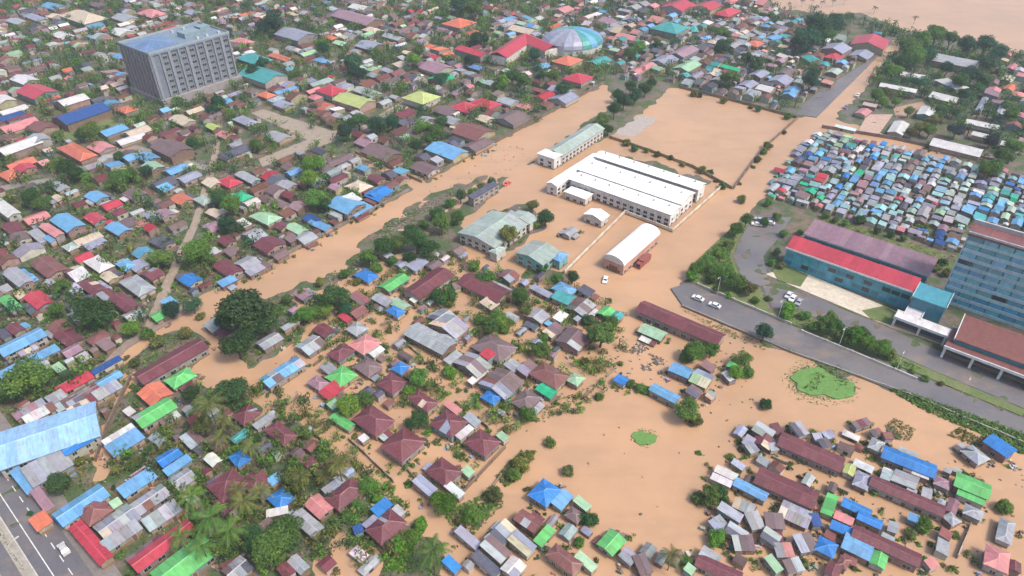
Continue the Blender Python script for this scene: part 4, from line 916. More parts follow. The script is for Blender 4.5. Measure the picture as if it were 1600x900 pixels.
# ------------------------------------------------------------------ build the houses
HOUSES.sort(key=lambda q: -q['area'])
ind_h = [q for q in HOUSES if q['L']*q['W'] >= 26]; ind_s = [q for q in HOUSES if q['L']*q['W'] < 26]
REST = ind_h[300:]+ind_s[300:]; ind_h = ind_h[:300]; ind_s = ind_s[:300]
for q in ind_h+ind_s: q['root'] = make_house(q, 'house' if q['L']*q['W'] >= 26 else 'shed')
ALLB = ind_h+ind_s
def near_cols(q, k=3):
    o = sorted((p for p in ALLB if p is not q), key=lambda p: (p['c'][0]-q['c'][0])**2+(p['c'][1]-q['c'][1])**2)[:k]
    return [COL[p['col']][0] for p in o]
def nm(q):
    A = q['L']*q['W']; asp = max(q['L'], q['W'])/min(q['L'], q['W'])
    if q['root'].name.startswith('shed'): return ('long narrow ' if asp > 2.4 else ('tiny ' if A < 9 else 'small '))
    return 'long ' if asp > 2.3 else ('large ' if A > 95 else ('squat ' if A < 36 else ''))
cands = []
for q in ALLB:
    word = 'shed' if q['root'].name.startswith('shed') else 'house'
    nc = near_cols(q); b0 = f"{nm(q)}{COL[q['col']][0]} {ROOFWORD[q['rt']]} {word}"; mk = mark(q['px'], q['py'])
    q['lv'] = [f"{b0} {mk}", f"{b0} next to {nc[0]} roof {mk}", f"{b0} beside {two(nc[0], nc[1])} roofs {mk}"]
    q['word'] = word; q['mk'] = mk
level = {id(q): 0 for q in ALLB}
for _ in range(2):
    cnt = {}
    for q in ALLB: cnt[q['lv'][level[id(q)]]] = cnt.get(q['lv'][level[id(q)]], 0)+1
    for q in ALLB:
        if cnt[q['lv'][level[id(q)]]] > 1: level[id(q)] = min(2, level[id(q)]+1)
for q in ALLB: q['lab'] = cap16(q['lv'][level[id(q)]]); q['size'] = q['L']*q['W']
rank_dups(ALLB, 0)
for q in ALLB: tag(q['root'], q['lab'], q['word'], f"{q['word']}s {q['mk']}")

for li in range(9):
    for sg in (-1, 1):
        g = [gnd(*p) for p in LANES[li]]; runs = []
        root = None; k0 = 0
        for a, b in zip(g, g[1:]):
            d = (b-a); Ls = d.length; d.normalize(); n = Vector((-d.y, d.x, 0))*2.7*sg; m = int(Ls/4)
            for k in range(m):
                p = a+d*(k*4+2)+n
                if not occ_free((p.x, p.y), math.atan2(d.y, d.x), 3.6, .5) or rnd.random() < .22: continue
                if root is None: root = empty('garden_wall', (p.x, p.y, -.7))
                mb = MB(); mb.box(-2, 2, -.1, .1, 0, 1.7+rnd.uniform(-.15, .35)); o = mb.build('wall_panel', MT['wall'], root, jit(rnd.choice([(.3,.24,.19), (.24,.2,.18), (.38,.35,.3), (.2,.13,.1)]), .2))
                o.location = (p.x-root.location.x, p.y-root.location.y, 0); o.rotation_euler = (0, 0, math.atan2(d.y, d.x)+rnd.gauss(0, .02))
                mb = MB(); mb.box(-.16, .16, -.16, .16, 0, 2.0); o2 = mb.build('pier', MT['wall'], root, (.3,.26,.22)); o2.location = o.location+Vector((d.x, d.y, 0))*2.0; o2.rotation_euler = o.rotation_euler
        if root is not None: tag(root, f"broken garden wall on the {'inland' if sg > 0 else 'pond'} side of {LN[li]}", 'wall', 'garden walls along flooded lanes')
# ------------------------------------------------------------------ trees
def leaf_quad(mb, p, n, s, col=None, r=rnd):
    n = Vector(n).normalized(); a = n.orthogonal().normalized(); t = r.uniform(0, 6.28)
    b = n.cross(a); a, b = a*math.cos(t)+b*math.sin(t), b*math.cos(t)-a*math.sin(t)
    p = Vector(p); l, w_ = s*r.uniform(.7, 1.3), s*r.uniform(.45, .8)
    mb.add([p-a*l, p-b*w_*.8+n*s*.15, p+a*l, p+b*w_*.8+n*s*.15], [(0,1,2,3)], col)
def crown_mesh(seed, nblob, nleaf, ls, flat=.8, spread=.62, tallbias=0.):
    r = random.Random(seed); mb = MB(); bl = []
    for i in range(nblob):
        u = r.uniform(-.55, 1); th = r.uniform(0, 6.283); k = math.sqrt(max(0, 1-u*u)); d = r.uniform(.35, 1)*spread
        bl.append((Vector((k*math.cos(th)*d, k*math.sin(th)*d, u*d*flat+tallbias*d)), r.uniform(.26, .44)))
    tot = sum(b[1]**2 for b in bl)
    for c, br in bl:
        for _ in range(int(nleaf*br*br/tot)):
            v = Vector((r.gauss(0, 1), r.gauss(0, 1), r.gauss(.25, 1))).normalized()
            rr = br*r.uniform(.6, 1.08)
            leaf_quad(mb, c+Vector((v.x*rr, v.y*rr, v.z*rr*.85)), v+Vector((r.gauss(0, .55), r.gauss(0, .55), r.gauss(.2, .5))), ls, r=r)
    return mb.mesh('crown', MT['leaf'])
CR = {'n': [crown_mesh(s, 30, 4200, .07) for s in (1, 2)]+[crown_mesh(21, 18, 3000, .075, .55, .8), crown_mesh(22, 24, 3800, .06, 1.0, .55, .15), crown_mesh(23, 14, 2600, .08, .7, .78), crown_mesh(24, 36, 4600, .065, .75, .66)], 's': [crown_mesh(s, 20, 1700, .1, .85) for s in (5, 6, 7, 8)], 'b': [crown_mesh(s, 14, 1000, .12, .6, .7) for s in (9, 10, 11)],
      'f': [crown_mesh(s, 16, 1500, .085, 1.15, .6) for s in (12, 13)]}
def trunk_mesh(seed):
    r = random.Random(seed); mb = MB(); mb.tube([(0,0,-.25),(.02,.01,.45),(.04,-.02,.95)], [.085,.065,.05], 7)
    for i in range(5):
        a = i*1.26+r.uniform(-.3, .3); l = r.uniform(.4, .6)
        mb.tube([(.03,-.01,.6+.07*i), (.03+l*.5*math.cos(a), l*.5*math.sin(a), .85+.08*i), (.03+l*math.cos(a), l*math.sin(a), 1.15+.1*i)], [.035,.025,.012], 5)
    return mb.mesh('trunk', MT['bark'], True)
TRK = [trunk_mesh(s) for s in (1, 2, 3)]
def palm_mesh(seed):
    r = random.Random(seed); mb = MB(); nf = 17
    for i in range(nf):
        a = i*2.4+r.uniform(-.2, .2); el = r.uniform(-.25, .95); L = r.uniform(.85, 1.1); k = 8
        pts = [Vector((math.cos(a)*L*(t/k)*math.cos(el*.6), math.sin(a)*L*(t/k)*math.cos(el*.6), math.sin(el)*L*(t/k)-.62*(t/k)**2*L)) for t in range(k+1)]
        sd_ = Vector((-math.sin(a), math.cos(a), 0))
        for t in range(k):
            p, q = pts[t], pts[t+1]; wl = .2*math.sin(math.pi*(t+.8)/(k+1))+.03
            for sg in (-1, 1):
                for h_ in (0, .5):
                    o = p+(q-p)*h_; o2 = p+(q-p)*(h_+.36); tip = o+(q-p)*.9+sd_*sg*wl+Vector((0,0,-.5*wl))
                    mb.add([o, o2, tip], [(0,1,2)])
        mb.tube([tuple(p) for p in pts[::2]], [.012]*len(pts[::2]), 4)
    return mb.mesh('fronds', MT['leaf'])
PALM = [palm_mesh(s) for s in (1, 2, 3)]
_p = MB(); _p.tube([(0,0,-.3),(.06,.02,.8),(.1,.04,1.6),(.08,.05,2.35)], [.05,.04,.036,.034], 7); PTRK = _p.mesh('trunk', MT['bark'], True)
TONE = {'d': (.06,.14,.042), 'n': (.125,.235,.05), 'o': (.18,.2,.06), 'b': (.14,.29,.038), 't': (.045,.135,.07), 'y': (.19,.19,.05)}
TREES = """1236 400 8 n;1222 416 8 o;1214 394 7 n;1242 384 7 b;1250 364 7 n;1224 366 8 n;1206 412 7 b;1084 145 7 o;1094 148 5 d;1132 156 7 o;1174 166 5 o;1186 169 7 d;1232 181 8 n;1226 205 5 o;1184 248 7 o;1177 258 5 d;1156 284 5 o;1130 289 8 n;1119 281 5 o;1068 255 6 o;1010 234 6 n;1402 571 7 n;1424 580 6 b;1446 591 8 n;1470 600 6 o;1180 470 8 b;1200 466 7 n;1140 462 7 b;1120 452 8 n;470 458 11 n;500 442 9 o;540 428 11 n;588 416 12 n;612 408 12 d;630 420 10 n;642 360 11 d;662 350 10 n;682 334 11 d;738 300 9 n;752 291 8 o;768 284 8 d;448 470 11 n;395 705 18 op;362 835 22 np;285 845 20 np;410 770 18 op;470 748 16 op;505 748 14 op;345 690 16 op;92 758 19 d;180 735 10 o;205 728 11 n;222 718 8 d;48 802 6 d;125 722 10 o;330 820 28 np;300 785 22 np;350 850 26 n;318 860 20 np;425 858 34 n;445 832 28 n;400 845 24 d;385 790 22 op;465 752 22 o;375 770 18 op;530 730 22 op;575 762 18 n;558 795 14 n;590 780 12 b;545 808 13 n;500 722 12 o
455 738 16 n;620 855 16 b;640 842 16 b;655 818 13 b;676 868 26 np;694 783 20 b;738 806 22 b;773 775 16 o;815 725 15 o;804 744 13 n;826 714 11 o;886 733 12 o;920 810 17 d;905 845 11 n;1048 868 18 op;1072 876 13 n;1122 840 18 b;1110 772 20 n;1128 770 16 d;1092 776 13 n;1092 705 7 n;1142 710 9 o;1160 700 8 o
1445 818 18 b;1570 790 15 b;1425 832 12 o;1495 832 10 o;1506 735 9 d;385 488 44 d;372 538 28 d;412 500 26 d;352 500 20 d;365 610 24 d;332 640 26 op;300 618 17 d;318 668 20 o;350 660 16 op;475 676 15 n;440 745 12 o;545 632 22 b;570 622 17 n;522 628 12 b;652 655 19 d;655 588 20 n;640 608 14 b;702 580 14 b;765 510 18 n;750 498 13 n
787 513 11 b;692 460 18 d;702 470 12 o;845 545 17 n;850 528 12 n;940 520 26 n;955 500 15 n;920 500 13 d;915 565 10 y;825 645 16 n;860 690 11 n;936 618 9 n;1075 640 22 n;1088 656 14 o;1085 548 19 b;1112 545 17 b;1072 555 13 n;1160 560 15 n;1150 582 16 b;1168 580 12 n;1195 520 17 t;1198 630 12 d;1000 604 11 n;1012 608 10 n;986 598 9 n
520 462 26 d;504 482 18 n;480 490 17 n;460 502 13 n;540 480 14 t;560 438 9 o;576 402 16 n;600 386 19 d;622 380 15 n;650 376 22 d;668 388 18 d;640 400 14 d;690 350 18 n;714 340 13 n;720 306 12 d;704 318 10 n;795 368 20 o;852 340 15 d;832 322 11 o;838 350 11 n;758 432 14 n;740 415 12 n;812 462 18 n;822 482 15 o;778 498 18 n;848 418 12 d;894 432 13 d;870 436 11 n
145 488 28 d;160 500 18 d;90 486 14 n;100 450 14 n;255 405 18 n;308 394 25 n;325 405 14 n;36 594 30 n;15 612 24 d;62 590 22 n;205 515 15 b;230 520 13 n;246 536 14 o;290 522 11 o;210 568 10 o;268 482 18 t;300 476 16 t;312 493 9 o;356 350 17 t;362 322 20 n;344 310 16 d;490 258 20 b;484 282 17 b;495 312 18 n;505 320 14 d;50 310 18 d;66 318 14 n;235 440 8 n;246 452 7 n
1090 420 13 b;1108 412 15 n;1130 426 15 n;1150 440 15 n;1172 452 13 y;1125 398 14 b;1150 360 13 n;1166 345 12 n;1082 432 11 b;1138 384 10 o;1112 436 12 n;1158 452 11 n;1230 482 13 b;1226 494 11 b;1258 494 11 n;1285 506 15 n;1308 514 17 n;1334 526 17 b;1356 536 15 b;1376 544 16 b;1392 556 12 o;1298 498 12 n;1320 530 12 n;1348 520 12 n;1272 512 10 n
1160 310 9 o;1213 340 8 n;1195 348 9 d;1290 338 7 n;1305 345 7 n;1320 350 7 n;1345 345 10 d;1370 362 7 d;1392 368 7 d;1410 374 7 n;1340 368 9 o;1360 376 9 o;1382 384 9 y;1402 392 9 b;1422 400 9 b;1442 410 10 y;1462 420 9 y;1480 428 9 o;1470 412 10 d;1200 318 8 b
960 172 14 d;975 160 13 t;992 150 13 t;1008 140 12 d;942 188 12 n;950 202 10 d;930 196 9 n;985 138 12 d;1018 132 10 d;965 150 11 d;1098 265 8 o;1110 268 7 d;980 222 8 o;992 230 8 d;1028 240 7 o;1048 245 6 d;1200 226 9 o;1194 236 7 o
140 204 16 n;128 212 12 d;105 262 16 d;118 272 14 d;90 260 12 n;188 278 16 n;180 290 14 n;205 274 12 n;186 246 10 d;228 268 12 t;298 226 10 t;135 150 10 n;342 160 12 t;332 172 10 t;360 178 10 n;540 206 14 t;560 190 16 d;588 196 18 t;612 192 14 t;400 228 12 n;660 200 14 n;682 206 14 n;690 192 12 d;650 230 12 d;668 222 12 d
552 100 18 t;560 116 15 t;410 100 12 t;395 112 12 t;430 35 20 t;412 45 14 t;505 78 12 t;742 15 22 n;720 8 18 t;835 88 14 t;800 120 14 d;820 128 14 n;785 128 12 b;850 118 12 d;880 140 12 d;866 120 12 n;735 95 12 t;748 60 14 t;690 122 12 t;645 95 14 n;655 80 11 n
1275 45 24 t;1262 60 20 t;1290 55 18 d;1250 70 16 t;1266 130 17 t;1272 116 12 d;1300 40 18 t;1305 28 10 d;1182 100 14 d;1168 92 12 d;1142 122 14 n;1130 70 12 t;1125 50 10 n;1000 75 13 n;985 85 12 n;1028 70 9 d
1420 75 18 n;1440 62 16 n;1462 55 18 n;1485 62 14 n;1510 70 16 t;1540 70 18 t;1560 85 16 t;1545 100 18 t;1520 118 16 t;1500 130 14 d;1540 125 13 d;1430 90 18 n;1410 100 16 d;1395 112 15 n;1450 90 15 t;1440 130 12 t;1480 108 12 t;1370 150 12 n;1385 145 10 o;1505 150 12 t;1530 140 10 d;1460 190 13 o;1440 200 12 o;1452 206 11 n;1425 208 9 o;1494 205 13 k;1548 220 13 k
1550 262 18 n;1570 245 16 n;1540 268 14 b;1585 230 14 n;1580 180 14 n;1575 165 10 n;1420 176 9 o;1470 172 9 n;1490 176 9 d;1400 160 9 n;1380 160 9 n"""
def tree_at(px, py, rp, kind, zk=1.35):
    zc = 4.
    for _ in range(4):
        p = gnd(px, py, zc); rm = rp/pxm(p.y, zc); zc = rm*zk
    return p, rm
tl = []
for it in TREES.replace('\n', ';').split(';'):
    x, y, r_, kd = it.split(); tl.append((float(x), float(y), float(r_), kd))
hk = sorted(tl, key=lambda t: -t[2])[:300]
TR = []
for x, y, rp, kd in tl:
    palm = kd.endswith('p'); tone = TONE.get(kd[0], (.03,.045,.06) if kd[0] == 'k' else TONE['n'])
    if palm:
        p, rm = tree_at(x, y, rp, kd, 2.2); base0 = gz(p.x, p.y)-.1
        root = empty('palm_tree', (p.x, p.y, base0), rnd.uniform(0, 6.28)); s = rm*1.15
        inst('trunk', PTRK, root, scale=(s, s, s)); inst('fronds', rnd.choice(PALM), root, (.08*s, .05*s, 2.34*s), scale=(s, s, s), color=jit(tone, .2))
        word = 'palm'
    else:
        big = rp/pxm(gnd(x, y).y) > 2.9
        p, rm = tree_at(x, y, rp, kd, 1.15 if big else .8); base0 = gz(p.x, p.y)-.1
        s = rm*1.08; low = rm < 1.6
        root = empty('shrub' if low else 'tree', (p.x, p.y, base0), rnd.uniform(0, 6.28))
        me_ = rnd.choice(CR['n'] if big else (CR['b'] if low else CR['s'])); zc = 1.15 if big else (.5 if low else .85)
        if kd[0] == 'b' and big and rp > 15: me_ = rnd.choice(CR['f']+CR['n'])
        zs = rnd.uniform(.85, 1.1)
        inst('trunk', rnd.choice(TRK), root, scale=(s, s, s*zc/1.5)); inst('crown', me_, root, (0, 0, zc*s), (0, 0, rnd.uniform(0, 6)), (s*rnd.uniform(.92, 1.1), s*rnd.uniform(.92, 1.1), s*zs), jit(tone, .32))
        word = 'shrub' if low else 'tree'
    TR.append(dict(root=root, c=(p.x, p.y), px=x, py=y, kd=kd[0], word=word, rm=rm))
    OCC_R = max(1.0, rm*.45); occ_poly([(p.x+OCC_R*math.cos(t), p.y+OCC_R*math.sin(t)) for t in (0, 1, 2, 3, 4, 5, 6)], 4)
TW = {'d': 'dark green', 'n': 'mid green', 'o': 'olive', 'b': 'bright green', 't': 'deep bluish-green', 'y': 'yellowish', 'k': 'slate-green'}
for q in TR:
    o = sorted(ALLB, key=lambda p: (p['c'][0]-q['c'][0])**2+(p['c'][1]-q['c'][1])**2)[:2]
    sz = 'large ' if q['rm'] > 5 else ('small ' if q['rm'] < 2.4 and q['word'] == 'tree' else '')
    b0 = f"{sz}{TW[q['kd']]} {'feather-leaved palm' if q['word'] == 'palm' else ('low leafy shrub' if q['word'] == 'shrub' else 'round-crowned tree')}"; mk = mark(q['px'], q['py'])
    c0, c1 = COL[o[0]['col']][0], COL[o[1]['col']][0]
    q['lv'] = [f"{b0} {mk}", f"{b0} next to {c0} roof {mk}", f"{b0} by {two(c0, c1)} roofs {mk}"]; q['mk'] = mk
level = {id(q): 0 for q in TR}
for _ in range(2):
    cnt = {}
    for q in TR: cnt[q['lv'][level[id(q)]]] = cnt.get(q['lv'][level[id(q)]], 0)+1
    for q in TR:
        if cnt[q['lv'][level[id(q)]]] > 1: level[id(q)] = min(2, level[id(q)]+1)
for q in TR: q['lab'] = cap16(q['lv'][level[id(q)]]); q['size'] = q['rm']
rank_dups(TR, 0)
for q in TR: tag(q['root'], q['lab'], q['word'], f"{q['word']}s {q['mk']}")

# ------------------------------------------------------------------ the rest of the town: too many and too small to pick apart
ZONES = [  # polygon in the picture plan, palette, size range, tries, height
 ([(-80,0),(945,0),(945,128),(800,208),(640,296),(342,452),(300,468),(230,515),(180,550),(90,640),(-80,700)], 'uuuuuuKKKKKKSSSSSLLVmmmMMMMkkkkCCWWbbegPRO', (4.5, 9.5), 5000, 2.4),
 ([(-300,-60),(1180,-60),(1200,10),(945,60),(945,0),(-80,0),(-300,0)], 'uuKKKSSLVmMCbWPkkTe', (7, 13), 1500, 3.0),
 ([(945,0),(1200,15),(1330,70),(1260,160),(1240,178),(1062,134),(990,128),(950,120)], 'LLSSSSKKKuukVbTeCPkW', (4.5, 9.5), 2500, 2.5),
 ([(1270,210),(1300,212),(1495,258),(1700,300),(1700,372),(1512,352),(1500,398),(1290,334),(1200,312),(1205,285)], 'bbbbbqqqqqLLLLLSSSSSSSTTeeeegVPWWkKKDBRt', (2.8, 5.6), 7000, 2.0),
 ([(1560,90),(1610,100),(1610,240),(1560,200),(1530,170)], 'KSLVmCP', (5, 9), 300, 3),
 ([(1270,80),(1385,55),(1385,75),(1320,130),(1260,160)], 'LSKbCP', (5, 9), 300, 3),
 ([(160,740),(300,640),(420,600),(500,640),(560,720),(640,860),(640,893),(330,893),(290,800)], 'KKSSMMmLkW', (2.6, 4.5), 260, 2.2),
 ([(450,470),(700,400),(950,460),(990,560),(900,660),(800,680),(700,640),(560,640),(470,560)], 'KKSSmLVkW', (2.4, 4.5), 330, 2.2),
 ([(1160,660),(1340,680),(1560,760),(1560,893),(1130,893),(1110,800)], 'SSSKKLVmkW', (2.2, 4.2), 420, 2.1),
 ([(-100,640),(160,540),(190,580),(160,720),(110,760),(20,720)], 'SSKKVCW', (2.5, 5), 300, 2.6),
 ([(700,893),(720,840),(860,800),(1000,850),(1100,893)], 'SSKKmL', (2.2, 4), 120, 2.3),
]
far = MB()
def far_house(c, ang, L, W, h, rt, code, bz):
    col = jit(base(code), .26); wc = jit(rnd.choice(WALLC), .2); ca, sa = math.cos(ang), math.sin(ang)
    T = lambda x, y, z: (c[0]+ca*x-sa*y, c[1]+sa*x+ca*y, bz+z)
    a, b = L/2*.93, W/2*.93
    if rt == 's':
        r = W*.14; far.add([T(-L/2,-W/2,h), T(L/2,-W/2,h), T(L/2,W/2,h+r), T(-L/2,W/2,h+r)], [(0,1,2,3)], col); tops = [h-.03, h-.03, h+r*.93, h+r*.93]
    elif rt == 'h':
        r = min(L, W)*.2; d = max(0, (L-W)/2); far.add([T(-L/2,-W/2,h), T(L/2,-W/2,h), T(L/2,W/2,h), T(-L/2,W/2,h), T(-d,0,h+r), T(d,0,h+r)], [(0,1,5,4),(2,3,4,5),(1,2,5),(3,0,4)], col); tops = [h-.02]*4
    else:
        r = W*.18; far.add([T(-L/2,-W/2,h), T(L/2,-W/2,h), T(L/2,0,h+r), T(-L/2,0,h+r)], [(0,1,2,3)], col)
        far.add([T(L/2,W/2,h), T(-L/2,W/2,h), T(-L/2,0,h+r), T(L/2,0,h+r)], [(0,1,2,3)], tuple(v*rnd.uniform(.9, 1) for v in col))
        far.add([T(-a,-b,h-.05), T(-a,b,h-.05), T(-a,0,h+r-.08)], [(0,2,1)], wc); far.add([T(a,-b,h-.05), T(a,b,h-.05), T(a,0,h+r-.08)], [(0,1,2)], wc); tops = [h-.02]*4
    q = [(-a,-b),(a,-b),(a,b),(-a,b)]
    far.add([T(x, y, 0) for x, y in q]+[T(x, y, z) for (x, y), z in zip(q, tops)], [(0,1,5,4),(1,2,6,5),(2,3,7,6),(3,0,4,7)], wc)
    # a door and window opening set into the front, and a roof patch now and then
    if L > 4:
        for s in (-1, 1):
            y = s*(b+.02); far.add([T(-L*.22, y, .9), T(-L*.22+1.2, y, .9), T(-L*.22+1.2, y, 2), T(-L*.22, y, 2)], [(0,1,2,3)], (.04,.045,.05))
    occ_poly(rect_pts(c, ang, L, W), 1)
for q in REST:
    far_house(q['c'], q['ang'], q['L'], q['W'], q['h'], {'p': 'g'}.get(q['rt'], q['rt']), q['col'], base_z(q['c'], q['ang'], q['L'], q['W']))
# trees first, in clumps, so that the roofs pack round them
FT = []
def plant(pl, n, tones, r0, r1, k, code=4):
    g = gpoly(pl); P = np.array([(p[0], p[1]) for p in g]); (x0, y0), (x1, y1) = P.min(0), P.max(0); got = 0
    for x, y in nrs.uniform((x0, y0), (x1, y1), (n*16, 2)):
        if got >= n: break
        if not inpoly(np.array([x]), np.array([y]), g)[0]: continue
        if math.sin(x*.071+2.1*math.sin(y*.033))+math.sin(y*.059+1.7*math.sin(x*.041)) < -.6 and rnd.random() < .7: continue
        a, b = int(x-OX), int(y-OY)
        if 0 <= a < OW and 0 <= b < OH and OCC[b, a] in (1, 2, 5): continue
        for _ in range(rnd.choice((1, 1, 2, 3))):
            r_ = rnd.uniform(r0, r1); X, Y = x+rnd.gauss(0, 2.2), y+rnd.gauss(0, 2.2); FT.append((X, Y, r_, rnd.choice(tones), k)); got += 1
            q = r_*.48; occ_poly([(X-q, Y-q), (X+q, Y-q), (X+q, Y+q), (X-q, Y+q)], code)
plant(ZONES[0][0], 2100, 'ddnnttonbb', 1.8, 4.1, 80); plant(ZONES[1][0], 800, 'tttdn', 3, 6, 60); plant(ZONES[2][0], 260, 'ttdnn', 1.8, 3.8, 60); plant(ZONES[3][0], 30, 'ndb', 1.0, 1.8, 50)
def one(c, ang, L, W, hh, pal, col=None):
    col = col or rnd.choice(pal)
    far_house(c, ang, L, W, hh+rnd.uniform(-.35, .7), rnd.choice('ggggghs'), col, base_z(c, ang, L, W)); return col
for zi, (pl, pal, (s0, s1), tries, hh) in enumerate(ZONES):
    g = gpoly(pl); P = np.array([(p[0], p[1]) for p in g]); (x0, y0), (x1, y1) = P.min(0), P.max(0)
    if zi < 4:      # rows of joined roofs, two deep, with alleys between
        ca, sa = math.cos(GRID), math.sin(GRID); U = [ca*x+sa*y for x, y in P]; V = [-sa*x+ca*y for x, y in P]
        v = min(V); row = 0
        while v < max(V):
            W = rnd.uniform(s0, (s0+s1)/2+.8); u = min(U)+rnd.uniform(0, 6); prev = None
            while u < max(U):
                L = rnd.uniform(s0, s1)*rnd.choice((.8, 1, 1, 1.25)); sw_ = W*rnd.uniform(.82, 1.05); wob = rnd.gauss(0, .5)
                c = (ca*(u+L/2)-sa*(v+W/2+wob), sa*(u+L/2)+ca*(v+W/2+wob))
                if inpoly(np.array([c[0]]), np.array([c[1]]), g)[0]:
                    if occ_free(c, GRID, L-.5, sw_-.5):
                        ang = GRID+rnd.gauss(0, .03); ll, ww = L, sw_
                        if rnd.random() < .4: ang += math.pi/2; ll, ww = sw_, L
                        prev = one(c, ang, ll, ww, hh, pal, prev if prev and rnd.random() < .3 else None); u += L+rnd.choice((.05, .15, .3, .6, 1.2))
                    else: u += 1.4
                else: u += 6
            v += W+(rnd.uniform(.1, .6) if row % 2 == 0 else (rnd.uniform(1.0, 2.2) if zi != 3 else rnd.uniform(.2, 1.0))); row += 1
    cand = nrs.uniform((x0, y0), (x1, y1), (tries, 2)); ok = inpoly(cand[:, 0], cand[:, 1], g)
    for (x, y) in cand[ok]:
        k = .55 if zi < 4 else 1
        L = rnd.uniform(s0, s1)*k*rnd.choice((1, 1, 1.3, 1.6)); W = rnd.uniform(s0, s1)*.85*k; ang = GRID+rnd.choice((0, 0, math.pi/2))+rnd.gauss(0, .05)
        if not occ_free((x, y), ang, L+.1, W+.1):
            L *= .6; W *= .7
            if min(L, W) < 1.6 or not occ_free((x, y), ang, L+.1, W+.1): continue
        one((x, y), ang, L, W, hh*(.85 if zi < 4 else 1), pal)
tag(far.build('small_far_houses', MT['farroof'], tint=True), 'mass of small tin-roofed houses filling the town blocks', kind='stuff')

# far trees between the roofs
fl = MB(); ft = MB(); CLUT = []
def far_tree(x, y, r_, tone, n):
    z = gz(x, y); col = jit(tone, .25)
    ft.tube([(x, y, z-.2), (x, y, z+1+r_*1.1)], [.16*r_/2, .1*r_/2], 4)
    bl = [(Vector((x+rnd.gauss(0, .42)*r_, y+rnd.gauss(0, .42)*r_, z+r_*rnd.uniform(.5, 1.3))), r_*rnd.uniform(.35, .55)) for _ in range(6)]
    for c, br in bl:
        for _ in range(n//6):
            v = Vector((rnd.gauss(0, 1), rnd.gauss(0, 1), rnd.gauss(.3, 1))).normalized()
            leaf_quad(fl, c+v*br*rnd.uniform(.7, 1.05), v+Vector((rnd.gauss(0, .5), rnd.gauss(0, .5), .2)), max(.32, r_*.15), col)
for x_, y_, r_, tn_, k_ in FT: far_tree(x_, y_, r_, TONE[tn_], k_)
TZ = [(ZONES[0][0], 350, 'ddnntob', (.8, 1.8), 50), ([(1290,20),(1420,55),(1600,90),(1600,240),(1500,230),(1420,180),(1350,150),(1400,70)], 230, 'ttdnn', (2.2, 4.5), 90),
      ([(1180,-10),(1290,24),(1345,22),(1430,55),(1400,62),(1290,60),(1180,40)], 70, 'ttdn', (2, 4), 60), (ZONES[6][0], 210, 'nnobbdo', (1.0, 3.0), 110), (ZONES[7][0], 260, 'nnobbdo', (.9, 2.7), 100), ([(560,740),(700,640),(790,690),(700,800),(640,830)], 40, 'nbbo', (.7, 1.5), 80), ([(-60,560),(200,500),(180,640),(60,760),(-60,720)], 50, 'nod', (1, 2), 80), (ZONES[8][0], 60, 'nodb', (.7, 1.4), 70),
      ([(-300,-60),(1150,-60),(1000,-160),(-500,-160)], 420, 'tttd', (4, 8), 40)]
for pl, n, tones, (r0, r1), k in TZ:
    g = gpoly(pl); P = np.array([(p[0], p[1]) for p in g]); (x0, y0), (x1, y1) = P.min(0), P.max(0); got = 0
    for x, y in nrs.uniform((x0, y0), (x1, y1), (n*14, 2)):
        if got >= n: break
        if not inpoly(np.array([x]), np.array([y]), g)[0]: continue
        a, b = int(x-OX), int(y-OY)
        if 0 <= a < OW and 0 <= b < OH and OCC[b, a] in (1, 2): continue
        far_tree(x, y, rnd.uniform(r0, r1), TONE[rnd.choice(tones)], k); got += 1
# palms standing in the river shallows are things of their own
for i, (x, y) in enumerate([(1283,9),(1300,7),(1318,4),(1365,18),(1427,34),(1252,7),(1268,5)]):
    p = gnd(x, y+4); root = empty('palm_tree', (p.x, p.y, gz(p.x, p.y)-.1), i*1.3); s = 2.5
    inst('trunk', PTRK, root, scale=(s, s, s)); inst('fronds', PALM[i % 3], root, (.08*s, .05*s, 2.34*s), scale=(s, s, s), color=(.05,.055,.03))
    tag(root, 'lone palm standing in the brown river shallows', 'palm', 'palms in the river shallows')
for q in ALLB:
    s = pxm(q['c'][1])
    if s < 3.2: continue
    for k in range(int((q['L']+q['W'])/1.5)):
        sd_ = rnd.randrange(4); of = rnd.uniform(.7, 2.4); t_ = rnd.uniform(-.5, .5)
        x = t_*q['L'] if sd_ < 2 else (q['L']/2+of)*(1 if sd_ == 2 else -1); y = t_*q['W'] if sd_ > 1 else (q['W']/2+of)*(1 if sd_ == 0 else -1)
        X = q['c'][0]+math.cos(q['ang'])*x-math.sin(q['ang'])*y; Y = q['c'][1]+math.sin(q['ang'])*x+math.cos(q['ang'])*y
        a, b = int(X-OX), int(Y-OY)
        if not (0 <= a < OW and 0 <= b < OH) or OCC[b, a] in (1, 2, 5): continue
        if rnd.random() < .6: far_tree(X, Y, rnd.uniform(.45, 1.15), TONE[rnd.choice('nnobbdo')], 48)
        else: CLUT.append((X, Y))
tag(fl.build('distant_foliage', MT['farleaf'], tint=True), 'scattered small trees and bushes between distant roofs', kind='stuff')
tag(ft.build('distant_trunks', MT['bark']), 'thin trunks of scattered distant trees', kind='stuff')

